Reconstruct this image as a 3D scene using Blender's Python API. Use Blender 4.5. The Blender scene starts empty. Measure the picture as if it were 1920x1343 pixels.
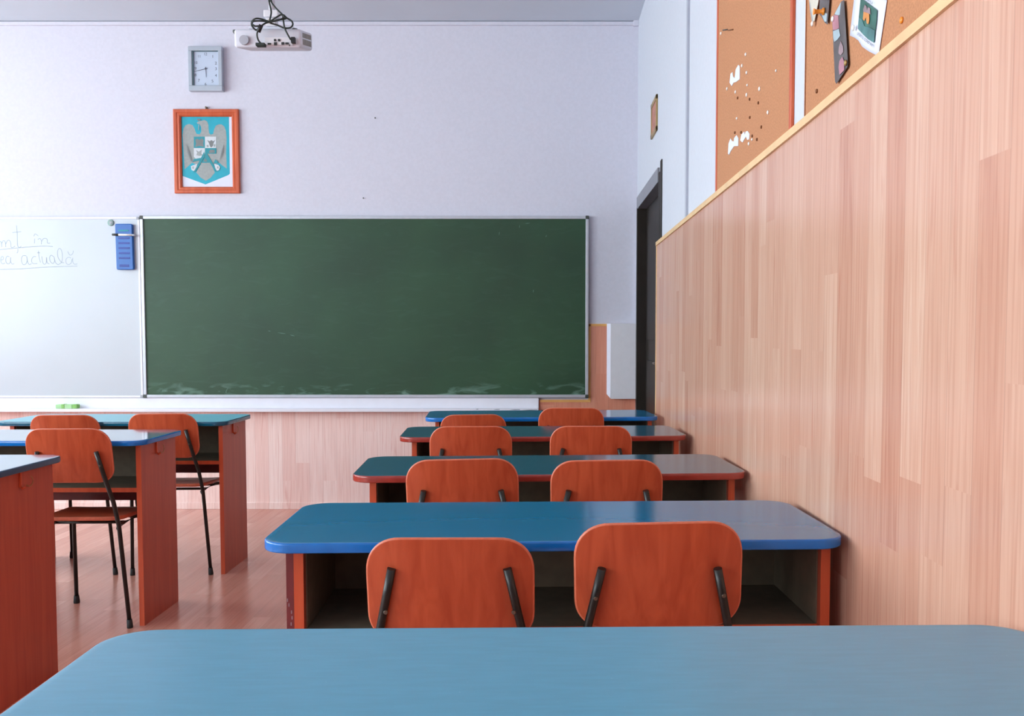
import bpy, bmesh, math, random
from mathutils import Vector, Matrix
R = math.radians
random.seed(7)
C = bpy.context.scene.collection

# ------------------------------------------------------------------ camera
W_PX, H_PX, F_PX = 1920, 1343, 1750.0
PITCH = R(3.0)
PX0, PY0 = 1013.0, 630.0 + F_PX * math.tan(PITCH)      # principal point of the cropped photograph
CAM_H = 1.175
cam_data = bpy.data.cameras.new('camera')
cam = bpy.data.objects.new('camera', cam_data); C.objects.link(cam)
cam.location = (0, 0, CAM_H)
cam.rotation_euler = (R(90) - PITCH, 0, 0)
cam_data.sensor_width = 36
cam_data.lens = F_PX / W_PX * 36
cam_data.shift_x = (W_PX / 2 - PX0) / W_PX
cam_data.shift_y = (PY0 - H_PX / 2) / W_PX
cam_data.clip_start = 0.05
bpy.context.scene.camera = cam

# ------------------------------------------------------------------ sky, daylight, exposure
vs = bpy.context.scene.view_settings
vs.view_transform = 'Standard'; vs.look = 'None'; vs.gamma = 1; vs.use_curve_mapping = False
vs.exposure = -0.74
SKY = 27.0
world = bpy.data.worlds.new('overcast_sky'); bpy.context.scene.world = world
world.use_nodes = True
bg = world.node_tree.nodes['Background']
bg.inputs[0].default_value = (0.80, 0.94, 0.99, 1); bg.inputs[1].default_value = SKY
ROOM_L, ROOM_R, ROOM_F, ROOM_B, ROOM_H = -5.65, 0.65, 6.3, -4.6, 3.255
WINDOWS = [(-4.4, -2.2), (-1.6, 0.8), (1.3, 3.5), (3.95, 5.5)]  # first opening is unseen, added behind the camera for fill; spans shaped for light
WZ0, WZ1 = 0.92, 3.05
for a, b in WINDOWS:                                    # sampling portals in the window openings (emit nothing themselves)
    ld = bpy.data.lights.new('window_portal', 'AREA'); ld.shape = 'RECTANGLE'
    ld.size = b - a; ld.size_y = WZ1 - WZ0; ld.cycles.is_portal = True
    lo = bpy.data.objects.new('window_portal', ld); C.objects.link(lo)
    lo.location = (ROOM_L - 0.10, (a + b) / 2, (WZ0 + WZ1) / 2)
    lo.rotation_euler = (0, R(-90), 0)
    lo.rotation_euler = Vector((1, 0, 0)).to_track_quat('-Z', 'Z').to_euler()
cy = bpy.context.scene.cycles
cy.max_bounces = 10; cy.diffuse_bounces = 7; cy.glossy_bounces = 4; cy.transparent_max_bounces = 8
cy.sample_clamp_indirect = 6
cy.use_denoising = True

# ------------------------------------------------------------------ measuring: a pixel of the photograph to a point of the place
def ray(px, py):
    x = (px - PX0) / F_PX; v = (PY0 - py) / F_PX
    c, s = math.cos(PITCH), math.sin(PITCH)
    return Vector((x, c + v * s, -s + v * c))
def atY(px, py, Y):
    d = ray(px, py); return Vector((0, 0, CAM_H)) + d * (Y / d.y)
def atX(px, py, X):
    d = ray(px, py); return Vector((0, 0, CAM_H)) + d * (X / d.x)

# ------------------------------------------------------------------ materials
def lin(c):
    return tuple(((v / 255) / 12.92 if v / 255 <= 0.04045 else ((v / 255 + 0.055) / 1.055) ** 2.4) for v in c) + (1,)

class NT:
    def __init__(s, name):
        s.m = bpy.data.materials.new(name); s.m.use_nodes = True
        s.t = s.m.node_tree; s.b = s.t.nodes['Principled BSDF']
    def n(s, typ, **kw):
        nd = s.t.nodes.new(typ)
        for k, v in kw.items():
            if k.startswith('i_'): nd.inputs[k[2:].replace('_', ' ')].default_value = v
            else: setattr(nd, k, v)
        return nd
    def l(s, a, b): s.t.links.new(a, b)
    def math(s, op, a, b=None, c=None):
        nd = s.t.nodes.new('ShaderNodeMath'); nd.operation = op
        for i, v in enumerate((a, b, c)):
            if v is None: continue
            if isinstance(v, (int, float)): nd.inputs[i].default_value = v
            else: s.l(v, nd.inputs[i])
        return nd.outputs[0]
    def ramp(s, fac, stops):
        nd = s.t.nodes.new('ShaderNodeValToRGB'); e = nd.color_ramp.elements
        e[0].position, e[0].color = stops[0]; e[1].position, e[1].color = stops[-1]
        for p, c in stops[1:-1]:
            x = e.new(p); x.color = c
        s.l(fac, nd.inputs[0]); return nd.outputs[0]
    def mix(s, fac, a, b, mode='MIX'):
        nd = s.t.nodes.new('ShaderNodeMix'); nd.data_type = 'RGBA'; nd.blend_type = mode
        for i, v in ((0, fac), (6, a), (7, b)):
            if isinstance(v, (int, float)): nd.inputs[i].default_value = v
            elif isinstance(v, tuple): nd.inputs[i].default_value = v
            else: s.l(v, nd.inputs[i])
        return nd.outputs[2]
    def bump(s, h, strength, dist=0.002):
        nd = s.n('ShaderNodeBump'); nd.inputs['Strength'].default_value = strength; nd.inputs['Distance'].default_value = dist
        s.l(h, nd.inputs['Height']); s.l(nd.outputs[0], s.b.inputs['Normal'])

def plain(name, col, rough=0.5, metal=0.0, spec=0.5, var=0.06, scale=30, coat=0.0, bump=0.0):
    m = NT(name); tc = m.n('ShaderNodeTexCoord')
    nz = m.n('ShaderNodeTexNoise'); nz.inputs['Scale'].default_value = scale; nz.inputs['Detail'].default_value = 3
    m.l(tc.outputs['Object'], nz.inputs['Vector'])
    c = lin(col)
    d = tuple(x * (1 - var) for x in c[:3]) + (1,); e = tuple(min(1, x * (1 + var)) for x in c[:3]) + (1,)
    m.l(m.ramp(nz.outputs['Fac'], [(0.35, d), (0.65, e)]), m.b.inputs['Base Color'])
    m.b.inputs['Roughness'].default_value = rough; m.b.inputs['Metallic'].default_value = metal
    m.b.inputs['Specular IOR Level'].default_value = spec
    m.b.inputs['Coat Weight'].default_value = coat; m.b.inputs['Coat Roughness'].default_value = 0.1
    if bump: m.bump(nz.outputs['Fac'], bump)
    return m.m

def strips(name, ua, va, width, length, cols, rough, grain=0.5, seam=0.12, spec=0.5):
    """laminate: staggered strips of differing tone with streaky grain; ua across the strips, va along them"""
    m = NT(name); tc = m.n('ShaderNodeTexCoord'); sp = m.n('ShaderNodeSeparateXYZ'); m.l(tc.outputs['Object'], sp.inputs[0])
    u, v = sp.outputs[ua], sp.outputs[va]
    uu = m.math('DIVIDE', u, width); col = m.math('FLOOR', uu)
    w1 = m.n('ShaderNodeTexWhiteNoise', noise_dimensions='1D'); m.l(col, w1.inputs['W'])
    vv = m.math('ADD', m.math('DIVIDE', v, length), m.math('MULTIPLY', w1.outputs['Value'], 7.3)); row = m.math('FLOOR', vv)
    cb = m.n('ShaderNodeCombineXYZ'); m.l(col, cb.inputs[0]); m.l(row, cb.inputs[1])
    w2 = m.n('ShaderNodeTexWhiteNoise', noise_dimensions='2D'); m.l(cb.outputs[0], w2.inputs['Vector'])
    rnd = w2.outputs['Value']
    # broad tone bands inside the strips
    c1 = m.n('ShaderNodeCombineXYZ'); m.l(m.math('MULTIPLY', u, 22.0), c1.inputs[0]); m.l(m.math('MULTIPLY', v, 1.5), c1.inputs[1]); m.l(m.math('MULTIPLY', rnd, 40.0), c1.inputs[2])
    n1 = m.n('ShaderNodeTexNoise'); n1.inputs['Scale'].default_value = 1; n1.inputs['Detail'].default_value = 3; n1.inputs['Distortion'].default_value = 1.8
    m.l(c1.outputs[0], n1.inputs['Vector'])
    c2 = m.n('ShaderNodeCombineXYZ'); m.l(m.math('MULTIPLY', u, 150.0), c2.inputs[0]); m.l(m.math('MULTIPLY', v, 3.0), c2.inputs[1]); m.l(m.math('MULTIPLY', rnd, 90.0), c2.inputs[2])
    n2 = m.n('ShaderNodeTexNoise'); n2.inputs['Scale'].default_value = 1; n2.inputs['Detail'].default_value = 4; n2.inputs['Distortion'].default_value = 0.3
    m.l(c2.outputs[0], n2.inputs['Vector'])
    tone = m.math('ADD', m.math('MULTIPLY', rnd, 0.42), m.math('MULTIPLY', n1.outputs['Fac'], 0.58))
    base = m.ramp(tone, [(0.12 + 0.76 * i / (len(cols) - 1), lin(c)) for i, c in enumerate(cols)])
    # darker veins
    vein = m.ramp(n1.outputs['Fac'], [(0.60, (0, 0, 0, 1)), (0.76, (1, 1, 1, 1))])
    dark = m.mix(1.0, base, lin((226, 188, 180)), 'MULTIPLY')
    base = m.mix(m.math('MULTIPLY', vein, grain), base, dark)
    g = m.ramp(n2.outputs['Fac'], [(0.36, (0.87, 0.80, 0.78, 1)), (0.54, (1, 1, 1, 1))])
    base = m.mix(grain, base, m.mix(1.0, base, g, 'MULTIPLY'))
    fr = m.math('FRACT', uu); edge = m.math('LESS_THAN', m.math('MINIMUM', fr, m.math('SUBTRACT', 1.0, fr)), 0.012)
    base = m.mix(m.math('MULTIPLY', edge, seam), base, (0.25, 0.13, 0.10, 1))
    m.l(base, m.b.inputs['Base Color'])
    m.b.inputs['Roughness'].default_value = rough; m.b.inputs['Specular IOR Level'].default_value = spec
    return m.m

def veneer(name, col_a, col_b, rough=0.3, along=2, spec=0.4):
    m = NT(name); tc = m.n('ShaderNodeTexCoord'); oi = m.n('ShaderNodeObjectInfo')
    mp = m.n('ShaderNodeMapping'); sc = [38.0, 38.0, 38.0]; sc[along] = 2.2; mp.inputs['Scale'].default_value = sc
    m.l(tc.outputs['Object'], mp.inputs['Vector'])
    cb = m.n('ShaderNodeVectorMath', operation='ADD'); m.l(mp.outputs[0], cb.inputs[0])
    c3 = m.n('ShaderNodeCombineXYZ'); m.l(m.math('MULTIPLY', oi.outputs['Random'], 37.0), c3.inputs[0]); m.l(c3.outputs[0], cb.inputs[1])
    nz = m.n('ShaderNodeTexNoise'); nz.inputs['Scale'].default_value = 1; nz.inputs['Detail'].default_value = 5; nz.inputs['Distortion'].default_value = 0.8
    m.l(cb.outputs[0], nz.inputs['Vector'])
    m.l(m.ramp(nz.outputs['Fac'], [(0.3, lin(col_a)), (0.7, lin(col_b))]), m.b.inputs['Base Color'])
    m.b.inputs['Roughness'].default_value = rough; m.b.inputs['Specular IOR Level'].default_value = spec
    return m.m

def desk_top_mat(name, col, rough=0.22, speck=0.0, gloss=False):
    m = NT(name); tc = m.n('ShaderNodeTexCoord')
    mp = m.n('ShaderNodeMapping'); mp.inputs['Scale'].default_value = (18, 110, 1); m.l(tc.outputs['Object'], mp.inputs['Vector'])
    nz = m.n('ShaderNodeTexNoise'); nz.inputs['Scale'].default_value = 1; nz.inputs['Detail'].default_value = 5; m.l(mp.outputs[0], nz.inputs['Vector'])
    n2 = m.n('ShaderNodeTexNoise'); n2.inputs['Scale'].default_value = 260; n2.inputs['Detail'].default_value = 2; m.l(tc.outputs['Object'], n2.inputs['Vector'])
    c = lin(col); q = 1.0 if speck else 0.25
    a = tuple(x * (1 - 0.04 * q) for x in c[:3]) + (1,); b = tuple(min(1, x * (1 + 0.06 * q)) for x in c[:3]) + (1,)
    base = m.ramp(nz.outputs['Fac'], [(0.35, a), (0.7, b)])
    sp = m.ramp(n2.outputs['Fac'], [(0.75, (0, 0, 0, 1)), (0.82, (1, 1, 1, 1))])
    base = m.mix(m.math('MULTIPLY', sp, speck), base, lin((190, 215, 230)))
    m.l(base, m.b.inputs['Base Color'])
    m.b.inputs['Roughness'].default_value = rough
    m.b.inputs['Specular IOR Level'].default_value = 0.7
    if gloss: m.b.inputs['Coat Weight'].default_value = 1.0; m.b.inputs['Coat Roughness'].default_value = 0.07
    if speck: m.bump(n2.outputs['Fac'], 0.02, 0.0002)
    return m.m

M = {}
M['plaster'] = plain('white_plaster', (214, 213, 224), 0.85, var=0.02, scale=55, bump=0.25, spec=0.2)
M['plaster_right'] = plain('white_plaster_side', (204, 207, 216), 0.8, var=0.015, scale=55, bump=0.15, spec=0.2)
M['ceiling'] = plain('ceiling_paint', (206, 213, 222), 0.9, var=0.02, scale=3, bump=0.1, spec=0.1)
LAM = [(184, 126, 106), (203, 152, 129), (209, 162, 139), (214, 170, 147), (227, 193, 171)]
M['lam_side'] = strips('laminate_side', 1, 2, 0.092, 0.95, LAM, 0.24, 0.75, 0.25)
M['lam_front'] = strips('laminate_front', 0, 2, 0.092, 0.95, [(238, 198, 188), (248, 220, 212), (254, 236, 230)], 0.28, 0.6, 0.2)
M['lam_low_glare'] = strips('laminate_low_glare', 0, 2, 0.092, 0.95, [(206, 128, 102), (216, 142, 116), (226, 158, 132)], 0.35, 0.6, 0.2)  # same laminate as the front; weaker glare near the door put into the colour
M['floor'] = strips('floor_laminate', 0, 1, 0.075, 0.62, [(188, 126, 108), (204, 144, 126), (220, 166, 148)], 0.22, 0.5, 0.3)
M['birch'] = plain('birch_edging', (226, 190, 142), 0.45, var=0.06, scale=12)
M['birch_orange'] = plain('pine_edging', (226, 168, 96), 0.45, var=0.06, scale=12)
M['cherry'] = veneer('cherry_panel', (166, 70, 50), (184, 85, 61), 0.38, 2)
M['cherry_edge'] = veneer('cherry_edge', (190, 76, 44), (204, 90, 54), 0.35, 2)
M['cherry_dark'] = veneer('cherry_inner', (104, 42, 32), (120, 52, 40), 0.5, 0)
M['desk_inner'] = plain('desk_inner_shade', (112, 98, 80), 0.7, var=0.08)  # darkness of the shaded desk interior put into the colour
M['maroon'] = plain('maroon_banding', (112, 38, 40), 0.4, var=0.1)
M['chair_wood'] = veneer('chair_plywood', (170, 69, 42), (194, 87, 53), 0.27, 2)
M['chair_wood_seat'] = veneer('seat_plywood', (168, 68, 40), (190, 84, 50), 0.3, 1)
M['chair_edge'] = plain('plywood_edge', (205, 108, 78), 0.35, var=0.08, scale=90)
M['tube'] = plain('dark_steel_tube', (38, 36, 34), 0.35, metal=0.3, var=0.1)
M['rubber'] = plain('black_rubber', (28, 26, 26), 0.7)
M['steel'] = plain('screw_steel', (120, 112, 100), 0.35, metal=0.9)
M['top_blue'] = desk_top_mat('blue_desk_top', (4, 118, 166), 0.13)
M['top_teal'] = desk_top_mat('teal_desk_top', (26, 94, 122), 0.14)
M['top_pale'] = desk_top_mat('worn_blue_desk_top', (78, 154, 184), 0.28, 0.35)
M['top_gloss'] = desk_top_mat('lacquered_blue_desk_top', (10, 118, 166), 0.14, 0.0, True)
M['top_glare_teal'] = desk_top_mat('glare_teal_desk_top', (120, 200, 216), 0.3, 0.0, False)  # pale base colour stands in for glare on this top
M['edge_blue'] = plain('blue_edge', (0, 108, 190), 0.18, var=0.05, spec=0.6)
M['edge_teal'] = plain('teal_edge', (0, 84, 112), 0.18, var=0.05, spec=0.6)
M['edge_red'] = plain('red_edge', (150, 52, 42), 0.16, var=0.08, spec=0.6)
M['edge_slate'] = plain('slate_edge', (52, 84, 112), 0.3, var=0.05)
M['alu'] = plain('aluminium_frame', (190, 194, 202), 0.35, metal=0.35, var=0.03)
M['corner'] = plain('dark_corner_cap', (62, 66, 62), 0.5)
M['white_paint'] = plain('white_gloss_paint', (232, 232, 240), 0.35, var=0.015, scale=15)
M['enamel'] = plain('white_enamel', (190, 197, 204), 0.28, var=0.012, scale=3, spec=0.5)
M['ink'] = plain('faint_grey_ink', (150, 163, 176), 0.6)
M['box_grey'] = plain('pale_grey_paint', (226, 225, 230), 0.5, var=0.015)
M['strip_grey'] = plain('grey_strip_paint', (176, 180, 192), 0.6, var=0.02)
M['box_side'] = plain('white_side_paint', (214, 218, 232), 0.5, var=0.015)
M['door'] = plain('dark_brown_gloss', (36, 29, 23), 0.5, spec=0.3, var=0.12, scale=8)
M['door_head'] = plain('grey_gloss_head', (120, 122, 128), 0.3, var=0.05, scale=8)
M['cork'] = plain('cork', (186, 132, 98), 0.9, var=0.10, scale=190, spec=0.1, bump=0.2)
M['frame_orange'] = veneer('orange_stained_wood', (182, 78, 44), (206, 100, 62), 0.4, 2)
M['plastic_white'] = plain('off_white_plastic', (214, 216, 226), 0.4, var=0.015)
M['plastic_grey'] = plain('grey_plastic', (160, 164, 170), 0.5)
M['speaker'] = plain('speaker_grille', (172, 174, 184), 0.6, var=0.1, scale=700)
M['black'] = plain('black_plastic', (26, 26, 28), 0.45)
M['cable'] = plain('black_cable', (24, 34, 28), 0.5)
M['vent'] = plain('vent_grey', (138, 134, 128), 0.5)
M['silver'] = plain('silver_plastic', (176, 184, 194), 0.35, metal=0.25, var=0.02)
M['clock_face'] = plain('clock_face', (192, 204, 222), 0.4, var=0.01)
M['clock_dark'] = plain('clock_inner_rim', (72, 96, 104), 0.5)
M['numeral'] = plain('numeral_grey', (70, 74, 90), 0.6)
M['paper'] = plain('white_paper', (222, 226, 240), 0.7, var=0.01)
M['turq'] = plain('print_turquoise', (22, 164, 184), 0.5, var=0.04)
M['turq_dark'] = plain('print_teal', (28, 140, 150), 0.5, var=0.04)
M['eagle'] = plain('print_grey', (154, 160, 158), 0.5, var=0.06, scale=60)
M['eagle_dark'] = plain('print_dark_grey', (120, 124, 124), 0.5, var=0.06)
M['print_white'] = plain('print_white', (206, 212, 216), 0.5)
M['blue_plastic'] = plain('blue_plastic', (22, 92, 170), 0.35, var=0.03)
M['blue_dark'] = plain('dark_blue_plastic', (8, 48, 140), 0.4)
M['magnet'] = plain('green_grey_magnet', (140, 168, 160), 0.4)
M['green_sponge'] = plain('green_sponge', (130, 186, 100), 0.7, var=0.1, scale=60)
M['green_light'] = plain('pale_green_sponge', (170, 215, 160), 0.7)
M['gold'] = plain('old_gold', (168, 140, 88), 0.4, metal=0.4)
M['icon_red'] = plain('icon_print', (178, 116, 96), 0.5, var=0.2, scale=25)
M['card_dark'] = plain('photo_dark', (92, 86, 86), 0.4, var=0.25, scale=14)
M['card_pink'] = plain('photo_pink', (178, 122, 134), 0.4, var=0.15, scale=20)
M['card_pale'] = plain('photo_pale', (168, 188, 196), 0.4, var=0.1, scale=20)
M['card_green'] = plain('photo_green', (58, 108, 96), 0.4, var=0.3, scale=30)
M['card_green2'] = plain('photo_teal', (76, 124, 124), 0.4, var=0.25, scale=30)
M['cream'] = plain('cream_paper', (206, 200, 186), 0.6)
M['orange'] = plain('orange_plastic', (232, 140, 40), 0.35)
M['print_orange'] = plain('print_orange', (216, 142, 74), 0.5, var=0.1)
M['print_skin'] = plain('print_mauve', (156, 132, 138), 0.5, var=0.15)
M['pin_white'] = plain('white_pin', (244, 242, 236), 0.3)
M['pin_brown'] = plain('brown_hole', (120, 70, 30), 0.6)
M['pane_paint'] = plain('window_frame_white', (225, 227, 232), 0.4, var=0.01)

def chalkboard_mat():
    m = NT('green_chalkboard'); tc = m.n('ShaderNodeTexCoord'); sp = m.n('ShaderNodeSeparateXYZ'); m.l(tc.outputs['Object'], sp.inputs[0])
    n1 = m.n('ShaderNodeTexNoise'); n1.inputs['Scale'].default_value = 1.6; n1.inputs['Detail'].default_value = 4; m.l(tc.outputs['Object'], n1.inputs['Vector'])
    mp = m.n('ShaderNodeMapping'); mp.inputs['Scale'].default_value = (6, 1, 22); m.l(tc.outputs['Object'], mp.inputs['Vector'])
    n2 = m.n('ShaderNodeTexNoise'); n2.inputs['Scale'].default_value = 1; n2.inputs['Detail'].default_value = 5; n2.inputs['Distortion'].default_value = 1.2; m.l(mp.outputs[0], n2.inputs['Vector'])
    base = m.ramp(n1.outputs['Fac'], [(0.3, lin((30, 62, 40))), (0.7, lin((40, 78, 50)))])
    # chalk dust that was wiped down to the lower edge
    low = m.math('SUBTRACT', 1.0, m.math('MULTIPLY', sp.outputs[2], 9.0))
    low = m.math('MAXIMUM', m.math('MINIMUM', low, 1.0), 0.0)
    sm = m.ramp(n2.outputs['Fac'], [(0.52, (0, 0, 0, 1)), (0.72, (1, 1, 1, 1))])
    d = m.math('ADD', m.math('MULTIPLY', m.math('MULTIPLY', sm, low), 0.5), m.math('MULTIPLY', sm, 0.02))
    base = m.mix(d, base, lin((150, 190, 175)))
    m.l(base, m.b.inputs['Base Color']); m.b.inputs['Roughness'].default_value = 0.48; m.b.inputs['Specular IOR Level'].default_value = 0.45
    return m.m
M['chalk'] = chalkboard_mat()
def glass_mat():
    m = NT('window_glass'); t = m.n('ShaderNodeBsdfTransparent'); g = m.n('ShaderNodeBsdfGlossy'); g.inputs['Roughness'].default_value = 0.02
    mx = m.n('ShaderNodeMixShader'); mx.inputs[0].default_value = 0.06
    m.l(t.outputs[0], mx.inputs[1]); m.l(g.outputs[0], mx.inputs[2])
    m.l(mx.outputs[0], m.t.nodes['Material Output'].inputs[0]); return m.m
M['glass'] = glass_mat()

# ------------------------------------------------------------------ mesh helpers
class MB:
    def __init__(s): s.v = []; s.f = []; s.mi = []; s.k = 0; s.smooth = []
    def add(s, vs, fs, k=0, smooth=False):
        o = len(s.v); s.v += [Vector(v) for v in vs]
        for f in fs: s.f.append([i + o for i in f]); s.mi.append(k); s.smooth.append(smooth)
        return s
    def box(s, x0, x1, y0, y1, z0, z1, k=0, bev=0.0):
        x0, x1 = sorted((x0, x1)); y0, y1 = sorted((y0, y1)); z0, z1 = sorted((z0, z1))
        if bev <= 0:
            return s.add([(x, y, z) for z in (z0, z1) for y in (y0, y1) for x in (x0, x1)],
                         [(0, 2, 3, 1), (4, 5, 7, 6), (0, 1, 5, 4), (2, 6, 7, 3), (0, 4, 6, 2), (1, 3, 7, 5)], k)
        bm = bmesh.new(); bmesh.ops.create_cube(bm, size=1)
        for v in bm.verts: v.co = Vector(((x0 + x1) / 2 + v.co.x * (x1 - x0), (y0 + y1) / 2 + v.co.y * (y1 - y0), (z0 + z1) / 2 + v.co.z * (z1 - z0)))
        bmesh.ops.bevel(bm, geom=bm.edges[:], offset=bev, segments=3, profile=0.6, affect='EDGES')
        bm.verts.index_update(); vs_ = [v.co.copy() for v in bm.verts]; fs = [[v.index for v in f.verts] for f in bm.faces]; bm.free()
        return s.add(vs_, fs, k)
    def prism(s, pts, axis, a, b, k=0):
        """pts: 2D outline, extruded along axis from a to b"""
        def P(p, t):
            return {0: (t, p[0], p[1]), 1: (p[0], t, p[1]), 2: (p[0], p[1], t)}[axis]
        n = len(pts); vs_ = [P(p, a) for p in pts] + [P(p, b) for p in pts]
        fs = [list(range(n))[::-1], list(range(n, 2 * n))] + [(i, (i + 1) % n, n + (i + 1) % n, n + i) for i in range(n)]
        return s.add(vs_, fs, k)
    def tube(s, path, r, seg=12, k=0, caps=True, smooth_path=0):
        pts = [Vector(p) for p in path]
        if smooth_path: pts = catmull(pts, smooth_path)
        rr = r if isinstance(r, (list, tuple)) else [r] * len(pts)
        rings = []; up = None
        for i, p in enumerate(pts):
            t = (pts[min(i + 1, len(pts) - 1)] - pts[max(i - 1, 0)]).normalized()
            if up is None: up = Vector((0, 0, 1)) if abs(t.z) < 0.9 else Vector((0, 1, 0))
            a = t.cross(up)
            if a.length < 1e-4: a = t.cross(Vector((1, 0, 0)))
            a.normalize(); b = t.cross(a).normalized(); up = -b if False else up
            rings.append([p + (a * math.cos(2 * math.pi * j / seg) + b * math.sin(2 * math.pi * j / seg)) * rr[i] for j in range(seg)])
        vs_ = [q for r_ in rings for q in r_]; fs = []
        for i in range(len(rings) - 1):
            for j in range(seg):
                fs.append((i * seg + j, i * seg + (j + 1) % seg, (i + 1) * seg + (j + 1) % seg, (i + 1) * seg + j))
        s.add(vs_, fs, k, True)
        if caps: s.add(rings[0], [list(range(seg))], k); s.add(rings[-1], [list(range(seg))[::-1]], k)
        return s
    def disc(s, c, axis, r, t, k=0, seg=24):
        c = Vector(c); d = Vector(axis).normalized() * t
        return s.tube([c, c + d], r, seg, k)
    def slab(s, outline, t, bev, deform, k=0, k_edge=None, only=None):
        """rounded board from a 2D outline; deform(u, v, w) -> point, w through the thickness"""
        n = len(outline); pts = [Vector(p) for p in outline]; ke = k if k_edge is None else k_edge
        cen = sum(pts, Vector((0, 0))) / n
        nor = []
        for i in range(n):
            e = pts[(i + 1) % n] - pts[i - 1]; q = Vector((e.y, -e.x)).normalized(); nor.append(q)
        def inset(d): return [p - q * d for p, q in zip(pts, nor)]
        inner = inset(bev); rings = []
        for sc in (0.2, 0.4, 0.6, 0.8, 0.985): rings.append(([cen + (p - cen) * sc for p in inner], t / 2, k))
        rings.append((inner, t / 2, k))
        for a in (30, 60, 90): rings.append((inset(bev * (1 - math.sin(R(a)))), t / 2 - bev * (1 - math.cos(R(a))), ke))
        for a in (90, 60, 30): rings.append((inset(bev * (1 - math.sin(R(a)))), -t / 2 + bev * (1 - math.cos(R(a))), ke))
        rings.append((inner, -t / 2, ke))
        for sc in (0.985, 0.8, 0.6, 0.4, 0.2): rings.append(([cen + (p - cen) * sc for p in inner], -t / 2, k))
        vs_ = [deform(cen.x, cen.y, t / 2)]
        for pr, w, _ in rings: vs_ += [deform(p.x, p.y, w) for p in pr]
        vs_.append(deform(cen.x, cen.y, -t / 2)); last = len(vs_) - 1
        base = len(s.v); s.v += [Vector(v) for v in vs_]
        def F(f, kk, sm=True): s.f.append([i + base for i in f]); s.mi.append(kk); s.smooth.append(sm)
        for j in range(n): F((0, 1 + j, 1 + (j + 1) % n), k)
        for i in range(len(rings) - 1):
            kk = rings[i + 1][2] if rings[i + 1][2] == ke and ke != k else k
            if ke != k and (6 <= i + 1 <= 12): kk = ke
            for j in range(n):
                a = 1 + i * n + j; b = 1 + i * n + (j + 1) % n; F((a, a + n, b + n, b), kk)
        o = 1 + (len(rings) - 1) * n
        for j in range(n): F((last, o + (j + 1) % n, o + j), k)
        return s
    def poly(s, pts, k=0): return s.add(pts, [list(range(len(pts)))], k)
    def mesh(s, name, mats, shift=None):
        me = bpy.data.meshes.new(name)
        vs_ = [v - shift for v in s.v] if shift else s.v
        me.from_pydata([tuple(v) for v in vs_], [], s.f)
        for m in (mats if isinstance(mats, (list, tuple)) else [mats]): me.materials.append(m)
        me.polygons.foreach_set('material_index', s.mi); me.polygons.foreach_set('use_smooth', s.smooth)
        bm = bmesh.new(); bm.from_mesh(me); bmesh.ops.remove_doubles(bm, verts=bm.verts, dist=1e-6)
        return me, bm
    def build(s, name, mats, parent=None, world=True, recalc=True, centre=None):
        shift = None; loc = None
        if parent is not None and world: shift = parent.location.copy()
        if parent is None and centre is not False:
            xs = [v.x for v in s.v]; ys = [v.y for v in s.v]; zs = [v.z for v in s.v]
            shift = Vector(((min(xs) + max(xs)) / 2, (min(ys) + max(ys)) / 2, min(zs))); loc = shift
        me, bm = s.mesh(name, mats, shift)
        if recalc: bmesh.ops.recalc_face_normals(bm, faces=bm.faces)
        bm.to_mesh(me); bm.free()
        o = bpy.data.objects.new(name, me); C.objects.link(o)
        if loc: o.location = loc
        if parent is not None: o.parent = parent
        return o

def catmull(pts, n):
    out = []
    for i in range(len(pts) - 1):
        p0, p1, p2, p3 = pts[max(i - 1, 0)], pts[i], pts[i + 1], pts[min(i + 2, len(pts) - 1)]
        for j in range(n):
            t = j / n
            out.append(0.5 * ((2 * p1) + (p2 - p0) * t + (2 * p0 - 5 * p1 + 4 * p2 - p3) * t * t + (3 * p1 - p0 - 3 * p2 + p3) * t ** 3))
    out.append(pts[-1]); return out
def rrect(x0, x1, y0, y1, r, n=8, e=2.0):
    rs = r if isinstance(r, (list, tuple)) else [r] * 4       # corners: ++, -+, --, +-
    out = []
    for (cx, cy_, sx, sy, a0), rr in zip(((x1, y1, 1, 1, 0), (x0, y1, -1, 1, 90), (x0, y0, -1, -1, 180), (x1, y0, 1, -1, 270)), rs):
        ccx, ccy = cx - sx * rr, cy_ - sy * rr
        for i in range(n + 1):
            a = R(a0 + 90 * i / n); c_, s_ = math.cos(a), math.sin(a)
            out.append((ccx + rr * math.copysign(abs(c_) ** (2 / e), c_), ccy + rr * math.copysign(abs(s_) ** (2 / e), s_)))
    return out
def tag(o, label, cat, group=None):
    o['label'] = label; o['category'] = cat
    if group: o['group'] = group
    return o
def thing(name, loc, label, cat, group=None, rz=0):
    o = bpy.data.objects.new(name, None); C.objects.link(o); o.location = loc; o.rotation_euler = (0, 0, rz)
    o.empty_display_size = 0.1
    return tag(o, label, cat, group)
def struct(o): o['kind'] = 'structure'; return o
def copy_tree(o, parent=None):
    c = o.copy(); C.objects.link(c)
    if parent is not None: c.parent = parent
    for ch in [x for x in bpy.data.objects if x.parent == o]: copy_tree(ch, c)
    return c
def text_faces(body, size):
    """the letters of body as flat faces (vertices, faces), baseline at 0, width normalised later"""
    cu = bpy.data.curves.new('lettering', 'FONT'); cu.body = body; cu.size = size; cu.align_x = 'LEFT'; cu.resolution_u = 3
    ob = bpy.data.objects.new('lettering', cu); C.objects.link(ob)
    dg = bpy.context.evaluated_depsgraph_get(); me = bpy.data.meshes.new_from_object(ob.evaluated_get(dg))
    vs_ = [v.co.copy() for v in me.vertices]; fs = [list(p.vertices) for p in me.polygons]
    bpy.data.objects.remove(ob); bpy.data.curves.remove(cu); bpy.data.meshes.remove(me)
    return vs_, fs

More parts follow.
